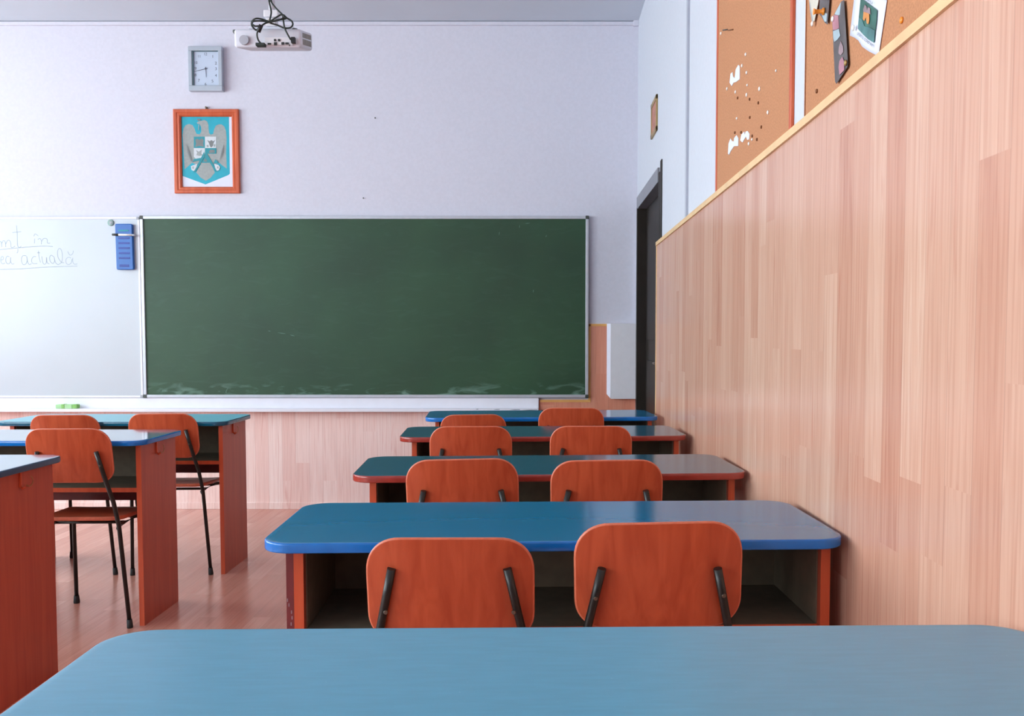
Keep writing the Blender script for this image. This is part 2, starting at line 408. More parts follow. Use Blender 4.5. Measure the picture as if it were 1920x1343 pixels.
# ------------------------------------------------------------------ the room
m = MB().box(ROOM_L - 0.4, ROOM_R + 0.25, ROOM_B - 0.2, ROOM_F + 0.25, -0.15, 0)
struct(m.build('floor', M['floor'], centre=False))
struct(MB().box(ROOM_L - 0.4, ROOM_R + 0.25, ROOM_B - 0.2, ROOM_F + 0.25, ROOM_H, ROOM_H + 0.2).build('ceiling', M['ceiling'], centre=False))
struct(MB().box(ROOM_L - 0.4, ROOM_R + 0.25, ROOM_F, ROOM_F + 0.2, 0, ROOM_H).build('wall_front', M['plaster'], centre=False))
struct(MB().box(ROOM_L - 0.4, ROOM_R + 0.25, ROOM_B - 0.2, ROOM_B, 0, ROOM_H).build('wall_back', M['plaster'], centre=False))
DY0, DY1, DZ = 5.10, 6.22, 2.04                           # clear opening of the doorway in the right wall
w = MB()
w.box(ROOM_R, ROOM_R + 0.2, ROOM_B, DY0, 0, ROOM_H); w.box(ROOM_R, ROOM_R + 0.2, DY1, ROOM_F, 0, ROOM_H)
w.box(ROOM_R, ROOM_R + 0.2, DY0, DY1, DZ, ROOM_H)
struct(w.build('wall_right', M['plaster_right'], centre=False))
w = MB(); X0, X1 = ROOM_L - 0.25, ROOM_L
w.box(X0, X1, ROOM_B, ROOM_F, 0, WZ0); w.box(X0, X1, ROOM_B, ROOM_F, WZ1, ROOM_H)
e = [ROOM_B] + [q for ab in WINDOWS for q in ab] + [ROOM_F]
for i in range(0, len(e), 2): w.box(X0, X1, e[i], e[i + 1], WZ0, WZ1)
struct(w.build('wall_left', M['plaster'], centre=False))
for i, (a, b) in enumerate(WINDOWS):
    t = bpy.data.objects.new('window_%d' % (i + 1), None); C.objects.link(t); t.location = (ROOM_L - 0.2, (a + b) / 2, WZ0); struct(t)
    f = MB(); x0, x1 = ROOM_L - 0.22, ROOM_L - 0.16
    for z0, z1 in ((WZ0, WZ0 + 0.06), (WZ1 - 0.06, WZ1)): f.box(x0, x1, a, b, z0, z1)
    n = 3
    for j in range(n + 1):
        y = a + (b - a) * j / n; y0 = min(max(y - 0.03, a), b - 0.06)
        f.box(x0, x1, y0, y0 + 0.06, WZ0 + 0.06, WZ1 - 0.06)
    f.build('window_frame', M['pane_paint'], t)
    MB().box(ROOM_L - 0.192, ROOM_L - 0.188, a + 0.03, b - 0.03, WZ0 + 0.03, WZ1 - 0.03).build('pane', M['glass'], t)
    MB().box(ROOM_L - 0.16, ROOM_L + 0.05, a - 0.04, b + 0.04, WZ0 - 0.035, WZ0, bev=0.006).build('window_sill', M['pane_paint'], t)

# laminate wainscot on the right wall, with its sloping birch edging
WF = 0.642                                                # face of the laminate
def top_z(y): 
    pts = [(-5, 1.712), (1.5, 1.710), (2.3, 1.702), (5.19, 1.690)]
    for (a, za), (b, zb) in zip(pts, pts[1:]):
        if y <= b: return za + (zb - za) * (y - a) / (b - a)
    return pts[-1][1]
WE = 5.175
ys = [ROOM_B, 1.5, 2.3, WE]
m = MB().prism([(ROOM_B, 0)] + [(WE, 0)] + [(y, top_z(y) - 0.02) for y in ys[::-1]], 0, WF, ROOM_R - 0.0002)
struct(m.build('trim_1', M['lam_side'], centre=False))
m = MB(); up = [(y, top_z(y)) for y in ys]; dn = [(y, top_z(y) - 0.02) for y in ys[::-1]]
m.prism(up + dn, 0, WF - 0.007, ROOM_R - 0.0002)
m.box(WF - 0.003, ROOM_R - 0.0002, WE, WE + 0.012, 0, top_z(WE))
struct(m.build('trim_2', M['birch'], centre=False))
# laminate wainscot on the front wall: low under the boards, taller beside the door
FY = ROOM_F - 0.008
lx_ = -0.012; xr = 0.324; zl, zh = 0.742, 1.252
m = MB().box(ROOM_L, lx_, FY, ROOM_F - 0.0002, 0, zl)
struct(m.build('trim_3', M['lam_front'], centre=False))
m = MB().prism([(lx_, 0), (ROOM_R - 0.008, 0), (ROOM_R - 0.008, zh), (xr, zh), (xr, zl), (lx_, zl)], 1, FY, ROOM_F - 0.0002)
struct(m.build('trim_7', M['lam_low_glare'], centre=False))
m = MB(); m.box(0.0, xr + 0.016, FY - 0.004, FY, zl - 0.014, zl + 0.003); m.box(xr, xr + 0.016, FY - 0.004, FY, zl, zh); m.box(xr, 0.46, FY - 0.004, ROOM_F, zh - 0.012, zh + 0.004)
struct(m.build('trim_4', M['birch_orange'], centre=False))
struct(MB().box(ROOM_L, ROOM_R - 0.008, FY - 0.012, FY - 0.0002, 0, 0.045, bev=0.003).build('baseboard_front', M['lam_front'], centre=False))
# flat moulding where the front wall meets the ceiling
m = MB(); m.box(ROOM_L, ROOM_R - 0.02, ROOM_F - 0.018, ROOM_F, ROOM_H - 0.028, ROOM_H - 0.004, bev=0.004)
m.box(ROOM_R - 0.035, ROOM_R, ROOM_F - 0.03, ROOM_F, ROOM_H - 0.035, ROOM_H, bev=0.003)
struct(m.build('trim_5', M['plaster'], centre=False))
# narrow casing strip running up the right wall
py_ = 0.65 * F_PX / (1286 - PX0)
struct(MB().box(ROOM_R - 0.011, ROOM_R, py_ - 0.035, py_, top_z(py_), ROOM_H, bev=0.001).build('trim_6', M['strip_grey'], centre=False))

# doorway in the right wall
d = bpy.data.objects.new('door_1', None); C.objects.link(d); d.location = (ROOM_R, (DY0 + DY1) / 2, 0); struct(d)
m = MB(); m.box(ROOM_R + 0.05, ROOM_R + 0.09, DY0 + 0.03, DY1 - 0.03, 0.01, DZ - 0.03, bev=0.003)
m.box(ROOM_R + 0.042, ROOM_R + 0.05, DY0 + 0.14, DY1 - 0.14, 1.15, DZ - 0.16, bev=0.003); m.box(ROOM_R + 0.042, ROOM_R + 0.05, DY0 + 0.14, DY1 - 0.14, 0.14, 1.02, bev=0.003)
m.build('door_leaf', M['door'], d)
m = MB(); m.box(ROOM_R - 0.007, ROOM_R + 0.2, DY0 - 0.02, DY0 + 0.028, 0, DZ + 0.02, bev=0.002); m.box(ROOM_R - 0.012, ROOM_R + 0.2, DY1 - 0.03, DY1 + 0.02, 0, DZ - 0.02, bev=0.002)
m.box(ROOM_R - 0.006, ROOM_R - 0.0005, DY0 - 0.085, DY0 - 0.025, 0, DZ + 0.075, bev=0.003)
m.build('door_frame', M['door'], d)
m = MB(); m.box(ROOM_R - 0.012, ROOM_R + 0.2, DY0 + 0.03, DY1 + 0.02, DZ - 0.03, DZ + 0.05, bev=0.002); m.build('door_head', M['door_head'], d)
m = MB(); m.tube([(ROOM_R + 0.04, DY0 + 0.10, 1.02), (ROOM_R + 0.0, DY0 + 0.10, 1.02), (ROOM_R - 0.005, DY0 + 0.12, 1.02), (ROOM_R - 0.005, DY0 + 0.21, 1.02)], 0.008, 10); m.build('door_handle', M['steel'], d)

# ------------------------------------------------------------------ boards on the front wall
def frame_board(x0, x1, z0, z1, y, wid, dep):
    m = MB(); m.box(x0, x1, y - dep, y, z1 - wid, z1, bev=0.003); m.box(x0, x1, y - dep, y, z0, z0 + wid, bev=0.003)
    m.box(x0, x0 + wid, y - dep, y, z0 + wid, z1 - wid, bev=0.003); m.box(x1 - wid, x1, y - dep, y, z0 + wid, z1 - wid, bev=0.003)
    return m
BY = FY - 0.0045
p0 = atY(262, 405, BY - 0.02); p1 = atY(1103, 746, BY - 0.02)
gx0, gx1, gz0, gz1 = p0.x, p1.x, p1.z, p0.z
g = thing('chalkboard', ((gx0 + gx1) / 2, BY, gz0), 'wide dark green chalkboard in a thin aluminium frame on the white wall', 'chalkboard')
MB().box(gx0 + 0.006, gx1 - 0.006, BY - 0.012, BY, gz0 + 0.006, gz1 - 0.006).build('board_surface', M['chalk'], g, world=True)
frame_board(gx0, gx1, gz0, gz1, BY, 0.02, 0.022).build('board_frame', M['alu'], g)
for (cx, cz, sx, sz) in ((gx0, gz1, 1, -1), (gx1, gz1, -1, -1), (gx1, gz0, -1, 1), (gx0, gz0, 1, 1)):
    MB().box(cx - sx * 0.002, cx + sx * 0.022, BY - 0.025, BY, cz - sz * 0.002, cz + sz * 0.02, bev=0.005).build('corner_cap', M['corner'], g)
# chalk marks left on the chalkboard
m = MB()
for (x, y, l, a) in ((936, 438, 7, 80), (974, 425, 6, 88), (989, 419, 9, 5), (1024, 443, 5, 60), (1000, 546, 6, 85), (528, 625, 16, -8), (548, 629, 10, -14), (505, 621, 5, -5), (305, 733, 5, 90), (425, 732, 9, 60), (424, 736, 4, 90)):
    c_ = atY(x, y, BY - 0.0125); L = l * 0.0018; q = R(a); t_ = 0.0028
    dx, dz = math.cos(q), math.sin(q)
    m.add([c_ + Vector((dx * L * i - dz * t_ * j, 0, dz * L * i + dx * t_ * j)) for i, j in ((-1, 0), (0, -.7), (1, -.2), (0.8, .4), (0, .7), (-.8, .4))], [list(range(6))])
m.build('chalk_marks', plain('chalk_smear', (92, 124, 108), 0.8), g)['kind'] = 'stuff'

wx0 = -4.75; wx1 = gx0 - 0.004
wb = thing('whiteboard', ((wx0 + wx1) / 2, BY, gz0), 'white enamel board with faint handwriting left of the chalkboard', 'whiteboard')
MB().box(wx0 + 0.006, wx1 - 0.006, BY - 0.012, BY, gz0 + 0.006, gz1 - 0.012).build('board_surface', M['enamel'], wb)
frame_board(wx0, wx1, gz0, gz1 - 0.006, BY, 0.014, 0.018).build('board_frame', M['white_paint'], wb)
for cx, cz, sx, sz in ((wx1, gz1 - 0.006, -1, -1), (wx1, gz0, -1, 1)):
    MB().box(cx, cx + sx * 0.02, BY - 0.022, BY, cz, cz + sz * 0.018, bev=0.004).build('corner_cap', M['plastic_grey'], wb)
ST = [[(0,400),(30,410),(40,520)], [(40,440),(70,380),(110,390),(125,450),(130,520)], [(130,450),(170,375),(215,375),(240,430),(250,520),(290,530),(340,500)],
 [(370,30),(385,200),(390,400),(400,500),(440,530),(480,500)], [(280,195),(380,185),(475,175)], [(400,560),(400,620),(380,660)],
 [(780,330),(775,440)], [(760,280),(790,225),(860,270)], [(850,350),(900,330),(930,380),(930,460)], [(935,400),(970,340),(1020,325),(1060,350),(1070,430),(1130,430)],
 [(0,580),(300,550),(700,515),(1000,500),(1190,510)],
 [(20,810),(70,800),(75,750),(45,730),(20,780),(25,860),(60,900),(110,880)], [(210,740),(160,730),(130,790),(140,870),(190,900),(230,860),(240,750)], [(240,750),(240,850),(280,905),(320,890)],
 [(590,720),(520,715),(485,770),(490,860),(530,920),(590,890),(615,800)], [(600,730),(620,850),(660,915),(710,890)], [(810,740),(760,735),(715,790),(715,860),(760,895),(840,890)],
 [(865,600),(880,760),(910,870)], [(835,650),(900,650)], [(940,730),(960,860),(1000,910),(1040,870),(1045,750)], [(1045,750),(1060,870),(1110,900)],
 [(1210,740),(1150,705),(1115,760),(1135,850),(1190,890),(1225,840),(1215,740)], [(1215,740),(1250,870),(1310,920)],
 [(1310,920),(1390,850),(1400,680),(1370,570),(1320,560),(1295,640),(1310,760),(1380,860),(1440,875)],
 [(1600,770),(1540,750),(1485,800),(1490,880),(1540,915),(1600,880),(1620,790)], [(1640,760),(1635,840),(1670,905),(1740,900)], [(1525,620),(1560,690),(1600,700),(1640,660),(1650,600)],
 [(0,1025),(500,1010),(1000,975),(1400,960),(1740,950)]]
m = MB()
for st in ST:
    pts = catmull([atY(x / 12, 420 + y / 12, BY - 0.0122) for x, y in st], 5)
    h = 0.0019; L_, R_ = [], []
    for i, p in enumerate(pts):
        t_ = (pts[min(i + 1, len(pts) - 1)] - pts[max(i - 1, 0)]).normalized(); nn = Vector((-t_.z, 0, t_.x)) * h
        L_.append(p + nn); R_.append(p - nn)
    n = len(pts); m.add(L_ + R_, [(i, i + 1, n + i + 1, n + i) for i in range(n - 1)])
m.build('handwriting', M['ink'], wb, recalc=False)

# chalk ledge under both boards
lx1 = atY(1010, 760, BY - 0.05).x
ld = thing('chalk_ledge', ((wx0 + lx1) / 2, BY, 0.66), 'long white painted chalk ledge under the two boards', 'ledge')
MB().box(wx0, lx1, FY - 0.018, FY - 0.0002, 0.672, gz0 - 0.002, bev=0.002).build('back_board', M['white_paint'], ld)
MB().box(wx0, lx1, FY - 0.095, FY - 0.018, 0.668, 0.690, bev=0.004).build('tray', M['white_paint'], ld)
for x0_, x1_, dz in ((925, 937, 0.002), (955, 975, 0.0), (978, 1008, -0.001), (892, 897, 0.004)):
    a = atY(x0_, 766, FY - 0.0955).x; b = atY(x1_, 766, FY - 0.0955).x
    MB().add([(a, FY - 0.0956, 0.683 + dz), ((a + b) / 2, FY - 0.0956, 0.6815 + dz), (b, FY - 0.0956, 0.683 + dz), (b, FY - 0.0956, 0.6855 + dz), ((2 * a + b) / 3, FY - 0.0956, 0.6845 + dz)], [[0, 1, 2, 3, 4]]).build('paint_chip', M['corner'], ld)

# magnetic eraser, its marker and a magnet on the whiteboard, sponge on the ledge
e0 = atY(219, 506, BY - 0.03); e1 = atY(250, 420, BY - 0.03)
er = thing('board_eraser', ((e0.x + e1.x) / 2, BY - 0.02, e0.z), 'blue ribbed plastic board eraser stuck on the whiteboard', 'eraser')
xc = (e0.x + e1.x) / 2; hw = (e1.x - e0.x) / 2 - 0.002
yb = BY - 0.0122
def er_def(u, v, w): return (xc + u + (v - e0.z) * -0.012, yb - 0.014 + w, v)
MB().slab(rrect(-hw, hw, e0.z, e1.z, 0.010, 5), 0.028, 0.004, er_def).build('body', M['blue_plastic'], er)
m = MB()
for i in range(5):
    z = e1.z - 0.095 - i * 0.033
    m.box(xc - hw * 0.68, xc + hw * 0.62, yb - 0.0295, yb - 0.0275, z - 0.006, z + 0.006, bev=0.0008)
m.box(xc - hw * 0.62, xc + hw * 0.5, yb - 0.0295, yb - 0.0275, e0.z + 0.018, e0.z + 0.034, bev=0.0008)
m.build('ribs', M['blue_dark'], er)
MB().box(xc - hw * 0.66, xc + hw * 0.55, yb - 0.030, yb - 0.0275, e1.z - 0.05, e1.z - 0.040, bev=0.001).build('grip', M['turq_dark'], er)
q0 = atY(210, 440, yb - 0.036); q1 = atY(256, 441, yb - 0.036)
mk = thing('marker_pen', (q0.x, yb - 0.036, q0.z), 'white marker pen with dark ends across the blue eraser', 'marker')
L = q1 - q0
MB().tube([q0 + L * 0.26, q0 + L * 0.84], 0.0065, 12).build('barrel', M['pin_white'], mk)
MB().tube([q0, q0 + L * 0.02, q0 + L * 0.26], [0.005, 0.0075, 0.0078], 12).build('cap', M['corner'], mk)
MB().tube([q0 + L * 0.84, q0 + L * 0.9, q1], [0.0068, 0.0062, 0.003], 12).build('tip', M['plastic_grey'], mk)
c_ = atY(208, 418, yb)
mg = thing('magnet', (c_.x, yb, c_.z), 'small round grey green magnet beside the blue eraser', 'magnet')
MB().tube([(c_.x, yb, c_.z), (c_.x, yb - 0.006, c_.z), (c_.x, yb - 0.009, c_.z)], [0.021, 0.021, 0.015], 24).build('disc', M['magnet'], mg)
MB().tube([(c_.x + 0.003, yb - 0.009, c_.z), (c_.x + 0.003, yb - 0.0115, c_.z)], [0.011, 0.008], 16).build('cap', M['plastic_grey'], mg)
s0 = atY(106, 764, FY - 0.07).x; s1 = atY(147, 764, FY - 0.07).x
sg = thing('board_sponge', ((s0 + s1) / 2, FY - 0.07, 0.69), 'small green sponge eraser lying on the white chalk ledge', 'eraser')
MB().box(s0, s1 - 0.035, FY - 0.085, FY - 0.045, 0.6902, 0.718, bev=0.006).build('pad', M['green_light'], sg)
MB().box(s1 - 0.036, s1, FY - 0.085, FY - 0.045, 0.6902, 0.719, bev=0.007).build('handle', M['green_sponge'], sg)
MB().box(s0 + 0.04, s0 + 0.06, FY - 0.087, FY - 0.043, 0.6902, 0.7195, bev=0.003).build('band', M['green_sponge'], sg)

# pale grey flat box in the corner beside the door
b0 = atY(1138, 748, FY - 0.04); b1 = atY(1146, 607, FY - 0.04)
bx = thing('wall_box', ((b0.x + ROOM_R) / 2, FY, b0.z), 'pale grey flat metal box with clipped lower corner, beside the dark door', 'wall box')
x0, x1, z0, z1 = b0.x, ROOM_R - 0.012, b0.z, b1.z; xm = b1.x
m = MB()
m.prism([(xm, z0), (x1, z0), (x1, z1), (xm - 0.004, z1), (xm - 0.004, z0 + 0.03), (xm, z0 + 0.0)], 1, FY - 0.05, FY - 0.0048); m.build('cover', M['box_grey'], bx)
m = MB(); A = [(x0, FY - 0.0048), (xm - 0.0042, FY - 0.0048), (xm - 0.0042, FY - 0.0495)]
n = 3
m.add([(x0, FY - 0.0048, z0 + 0.03), (xm - 0.0042, FY - 0.0495, z0 + 0.004), (xm - 0.0042, FY - 0.0048, z0 + 0.004), (x0, FY - 0.0048, z1), (xm - 0.0042, FY - 0.0495, z1), (xm - 0.0042, FY - 0.0048, z1)],
      [(0, 1, 2), (3, 5, 4), (0, 3, 4, 1), (1, 4, 5, 2), (2, 5, 3, 0)]); m.build('side', M['box_side'], bx)

# ------------------------------------------------------------------ clock
CY = ROOM_F - 0.045
def cp(u, v, y=CY): return atY(345 + u / 12.79, 75 + v / 12.79, y)
a = cp(110, 1215); b = cp(898, 145)
ck = thing('wall_clock', ((a.x + b.x) / 2, ROOM_F, a.z), 'rectangular silver wall clock above the framed eagle emblem', 'clock')
i0 = cp(195, 1085); i1 = cp(808, 252)
m = MB()
for (x0, x1, z0, z1) in ((a.x, b.x, i1.z, b.z), (a.x, b.x, a.z, i0.z), (a.x, i0.x, i0.z, i1.z), (i1.x, b.x, i0.z, i1.z)):
    m.box(x0, x1, CY, ROOM_F - 0.0005, z0, z1, bev=0.004)
m.build('case', M['silver'], ck)
MB().box(i0.x, i1.x, CY + 0.014, CY + 0.02, i0.z, i1.z).build('face', M['clock_face'], ck)
m = MB(); m.box(i0.x, i0.x + 0.009, CY + 0.004, CY + 0.0138, i0.z, i1.z); m.box(i0.x, i1.x, CY + 0.004, CY + 0.0138, i1.z - 0.004, i1.z); m.build('inner_rim', M['clock_dark'], ck)
fy = CY + 0.0135
for s_, (u, v) in {'12': (520, 335), '1': (690, 395), '2': (765, 555), '3': (768, 690), '4': (765, 850), '5': (683, 985), '6': (518, 1058), '7': (357, 970), '8': (275, 840), '9': (278, 680), '10': (290, 545), '11': (365, 390)}.items():
    vs_, fs = text_faces(s_, 0.026); c_ = cp(u, v, fy); xs = [p.x for p in vs_]; zs = [p.y for p in vs_]
    ox = (min(xs) + max(xs)) / 2; oz = (min(zs) + max(zs)) / 2
    MB().add([(c_.x + (p.x - ox) * (0.85 if len(s_) == 2 else 1.1), fy, c_.z + p.y - oz) for p in vs_], fs).build('numeral', M['numeral'], ck, recalc=False)
def hand(u0, v0, u1, v1, w0, w1, y, name):
    p = cp(u0, v0, y); q = cp(u1, v1, y); t_ = (q - p).normalized(); nn = Vector((-t_.z, 0, t_.x))
    p -= t_ * 0.012
    mm = MB(); mm.add([p + nn * w0, p - nn * w0, q - nn * w1, q + nn * w1] + [v_ + Vector((0, -0.001, 0)) for v_ in (p + nn * w0, p - nn * w0, q - nn * w1, q + nn * w1)],
           [(0, 1, 2, 3), (7, 6, 5, 4), (0, 4, 5, 1), (1, 5, 6, 2), (2, 6, 7, 3), (3, 7, 4, 0)]); mm.build(name, M['numeral'], ck)
hand(520, 690, 245, 758, 0.0017, 0.0009, CY + 0.011, 'minute_hand'); hand(520, 690, 536, 893, 0.0020, 0.0014, CY + 0.0125, 'hour_hand')
c_ = cp(520, 690, CY + 0.012); MB().disc(c_, (0, -1, 0), 0.005, 0.004, seg=14).build('hub', M['numeral'], ck)

# ------------------------------------------------------------------ framed emblem
PYY = ROOM_F - 0.022
def fp(u, v, y=PYY): return atY(310 + u / 6.7125, 180 + v / 6.7125, y)
o = [fp(97, 1222), fp(935, 1222), fp(935, 163), fp(97, 163)]
ox0, ox1, oz0, oz1 = fp(115, 1222).x, fp(935, 1222).x, fp(500, 1223).z, fp(500, 163).z
ix0, ix1, iz0, iz1 = fp(205, 1140).x, fp(842, 1140).x, fp(500, 1140).z, fp(500, 255).z
pf = thing('framed_emblem', ((ox0 + ox1) / 2, ROOM_F, oz0), 'orange wooden frame holding a turquoise print of a grey eagle emblem', 'picture')
m = MB(); prof = [(0.0, 0.0), (0.0, -0.018), (0.10, -0.022), (0.42, -0.022), (0.55, -0.017), (0.80, -0.019), (1.0, -0.010), (1.0, 0.0)]
cor_o = [(ox0, oz0), (ox1, oz0), (ox1, oz1), (ox0, oz1)]; cor_i = [(ix0, iz0), (ix1, iz0), (ix1, iz1), (ix0, iz1)]
vs_ = [(a[0] + (b[0] - a[0]) * t_, ROOM_F - 0.001 + d_, a[1] + (b[1] - a[1]) * t_) for a, b in zip(cor_o, cor_i) for t_, d_ in prof]
n = len(prof); m.add(vs_, [(i * n + j, ((i + 1) % 4) * n + j, ((i + 1) % 4) * n + (j + 1) % n, i * n + (j + 1) % n) for i in range(4) for j in range(n)])
m.build('frame', M['frame_orange'], pf)
m = MB(); h_ = fp(508, 140, PYY); m.tube([(h_.x, ROOM_F - 0.001, h_.z), (h_.x, ROOM_F - 0.022, h_.z)], 0.006, 10); m.box(h_.x - 0.007, h_.x + 0.007, ROOM_F - 0.01, ROOM_F - 0.006, oz1 - 0.002, h_.z + 0.004); m.build('hanging_nail', M['steel'], pf)
mats = [M['paper'], M['turq'], M['eagle'], M['turq_dark'], M['print_white'], M['eagle_dark']]
pr = MB(); lay = [0]
def art(pts, k):
    y = ROOM_F - 0.004 - lay[0] * 0.00022; lay[0] += 1
    pr.poly([atY(330 + u / 8.667, 205 + v / 8.667, y) for u, v in pts], k)
y_ = ROOM_F - 0.0035; pr.poly([(ix0 - 0.004, y_, iz0 - 0.004), (ix1 + 0.004, y_, iz0 - 0.004), (ix1 + 0.004, y_, iz1 + 0.004), (ix0 - 0.004, y_, iz1 + 0.004)], 0)
art([(70,105),(860,105),(875,1045),(850,1070),(480,1222),(110,1085),(86,1050)], 1)
art([(140,975),(125,700),(108,420),(122,310),(160,255),(215,238),(270,258),(300,310),(318,365),(335,400),(385,408),(412,360),(408,290),(385,242),(350,240),(338,212),(372,196),(420,184),(462,174),(505,196),(528,250),(530,330),(540,390),(565,412),(605,400),(618,330),(645,270),(690,245),(740,245),(785,280),(812,350),(822,470),(815,700),(825,965),(770,925),(700,868),(640,900),(560,880),(480,880),(400,880),(330,900),(262,868),(200,925)], 2)
art([(420,862),(545,862),(600,950),(632,1028),(560,1115),(485,1162),(400,1110),(328,1025),(372,945)], 2)
art([(288,440),(655,440),(655,735),(590,820),(480,860),(370,820),(288,735)], 2)
art([(290,445),(470,445),(470,630),(290,630)], 3)
art([(315,495),(350,478),(380,500),(420,470),(450,505),(440,560),(455,610),(380,595),(310,612),(325,560)], 5)
art([(470,445),(652,445),(652,630),(470,630)], 4)
art([(505,498),(545,520),(575,500),(605,520),(640,495),(612,548),(598,600),(570,622),(550,598),(535,548)], 5)
art([(495,585),(525,575),(535,610),(505,618)], 2); art([(608,575),(640,560),(640,600),(615,612)], 2)
art([(290,630),(470,630),(470,712),(418,800),(330,812),(290,770)], 4)
art([(320,660),(370,690),(420,655),(412,720),(440,750),(380,760),(330,745),(345,700)], 2)
art([(470,630),(655,630),(655,722),(470,722)], 3)
art([(535,690),(560,655),(625,660),(630,705),(540,712)], 5)
art([(470,640),(505,722),(590,860),(680,1010),(640,1012),(545,860),(470,735)], 3)
art([(455,690),(470,760),(400,870),(315,1020),(275,1020),(370,860)], 3)
art([(410,870),(478,752),(548,868)], 3); art([(445,850),(478,790),(512,850)], 5)
art([(290,808),(400,790),(410,830),(300,845),(262,868)], 3); art([(605,880),(640,812),(700,868),(660,880)], 3)
art([(243,925),(290,905),(345,886),(335,930),(312,975),(290,1005),(252,985)], 4)
art([(620,888),(690,905),(716,940),(700,990),(662,998),(640,960)], 4)
art([(262,935),(285,925),(292,960),(270,975)], 2); art([(668,925),(692,930),(690,965),(668,960)], 2)
art([(340,172),(352,150),(370,165),(385,150),(402,178),(372,190)], 5); art([(366,250),(378,250),(372,345),(360,330)], 2)
art([(168,560),(185,600),(262,860),(238,840),(190,700)], 5); art([(780,560),(762,700),(705,850),(722,760),(752,640)], 5)
pr.build('emblem_print', mats, pf, recalc=False)

# ------------------------------------------------------------------ projector on its ceiling mount
PJY = 4.0
pc = atY(500, 90, PJY)
pj = thing('projector', (pc.x, PJY, pc.z), 'white projector hung upside down from the ceiling in front of the board', 'projector')
TI = R(13)
Lp = atY(441, 92, PJY).x; Rp = atY(563, 92, PJY).x; zb = pc.z - 0.002
def PJ(x, y, z):                                         # body coordinates: x, y back from the near face, z above its lower edge
    return Vector((x, PJY + y * math.cos(TI) - z * math.sin(TI) * 0.3, zb + z * math.cos(TI) + y * math.sin(TI)))
m = MB(); hx = (Rp - Lp) / 2; xc = (Lp + Rp) / 2
def body_def(u, v, w): 
    return PJ(xc + u, v, 0.042 + w)
out = rrect(-hx - 0.004, hx + 0.004, -0.0, 0.215, [0.02, 0.02, 0.012, 0.012], 5)
m.slab(out, 0.078, 0.012, body_def); m.build('body', M['plastic_white'], pj)
def pxp(px, py, y=0.0): return atY(px, py, PJY + y)
def pq(px0, py0, px1, py1, y, k=0, mb=None, t=0.004):
    a = pxp(px0, py0, y); b = pxp(px1, py1, y); mb.box(a.x, b.x, PJY + y, PJY + y + t, b.z, a.z, k)
F0 = -0.016
m = MB(); a = pxp(457, 74.5, F0); m.tube([(a.x, PJY + F0 + 0.01, a.z), (a.x, PJY + F0, a.z)], 0.0195, 28); m.build('speaker_grille', M['speaker'], pj)
m = MB(); pq(496, 70, 548, 84, F0 + 0.003, 0, m, 0.012); m.build('socket_plate', M['box_grey'], pj)
m = MB()
for (x0, y0, x1, y1) in ((501.5, 80.5, 508, 83.5), (513.5, 79, 519, 84.5), (527.5, 79, 532.5, 83.5), (535, 79.5, 541, 83), (513.5, 73, 517, 77), (521, 73, 525, 77), (541.5, 83.5, 543.5, 86)):
    pq(x0, y0, x1, y1, F0 - 0.002, 0, m)
m.build('sockets', M['black'], pj)
for (px, py, r) in ((441.5, 58.5, 0.0115), (553, 55.5, 0.0115)):
    a = pxp(px, py, 0.03); MB().tube([(a.x, PJY + 0.03, a.z - 0.012), (a.x, PJY + 0.03, a.z - 0.004), (a.x, PJY + 0.03, a.z + 0.003)], [0.006, r, r], 14).build('adjustable_foot', M['corner'], pj)
m = MB()
for k_, (z0_, z1_) in enumerate(((0.048, 0.068), (0.018, 0.042))):
    for j in range(7):
        y0_ = 0.03 + j * 0.022; pts = [PJ(Rp + 0.0055, y0_, z0_), PJ(Rp + 0.0055, y0_ + 0.016, z0_), PJ(Rp + 0.0055, y0_ + 0.016, z1_), PJ(Rp + 0.0055, y0_, z1_)]
        m.add(pts + [p - Vector((0.006, 0, 0)) for p in pts], [(0, 1, 2, 3), (7, 6, 5, 4), (0, 4, 5, 1), (1, 5, 6, 2), (2, 6, 7, 3), (3, 7, 4, 0)])
m.build('side_vents', M['vent'], pj)
mt = thing('projector_mount', (pxp(509, 50, 0.1).x, PJY + 0.1, pc.z + 0.1), 'white pole and bracket joining the projector to the ceiling', 'ceiling mount')
px_ = pxp(510, 30, 0.1).x; zt = PJ(0, 0.12, 0.083).z
MB().tube([(px_, PJY + 0.1, zt + 0.075), (px_, PJY + 0.1, ROOM_H - 0.01)], 0.013, 18).build('pole', M['plastic_white'], mt)
MB().tube([(px_, PJY + 0.1, ROOM_H - 0.012), (px_, PJY + 0.1, ROOM_H - 0.0002)], 0.06, 28).build('ceiling_plate', M['plastic_white'], mt)
m = MB(); m.box(px_ - 0.02, px_ + 0.02, PJY + 0.075, PJY + 0.125, zt + 0.01, zt + 0.045, bev=0.003); m.box(px_ - 0.031, px_ + 0.031, PJY + 0.08, PJY + 0.12, zt + 0.05, zt + 0.08, bev=0.004); m.build('joint', M['box_grey'], mt)
m = MB(); m.box(px_ - 0.095, px_ + 0.085, PJY + 0.085, PJY + 0.115, zt, zt + 0.012, bev=0.002)
for sx in (-0.095, 0.075): m.box(px_ + sx, px_ + sx + 0.02, PJY + 0.08, PJY + 0.12, zt, zt + 0.012, bev=0.002)
m.build('bracket_arms', M['plastic_white'], mt)
def cpt(u, v, d): return atY(420 + u / 10.667, v / 10.667, PJY + d)
def loopc(pts, r=0.0042): return [cpt(*p) for p in pts]
ca = thing('signal_cable', cpt(910, 430, -0.03), 'dark cable looped like a bow, ending left under the projector speaker', 'cable')
top1 = atY(498, -400, PJY + 0.02); top1.z = ROOM_H
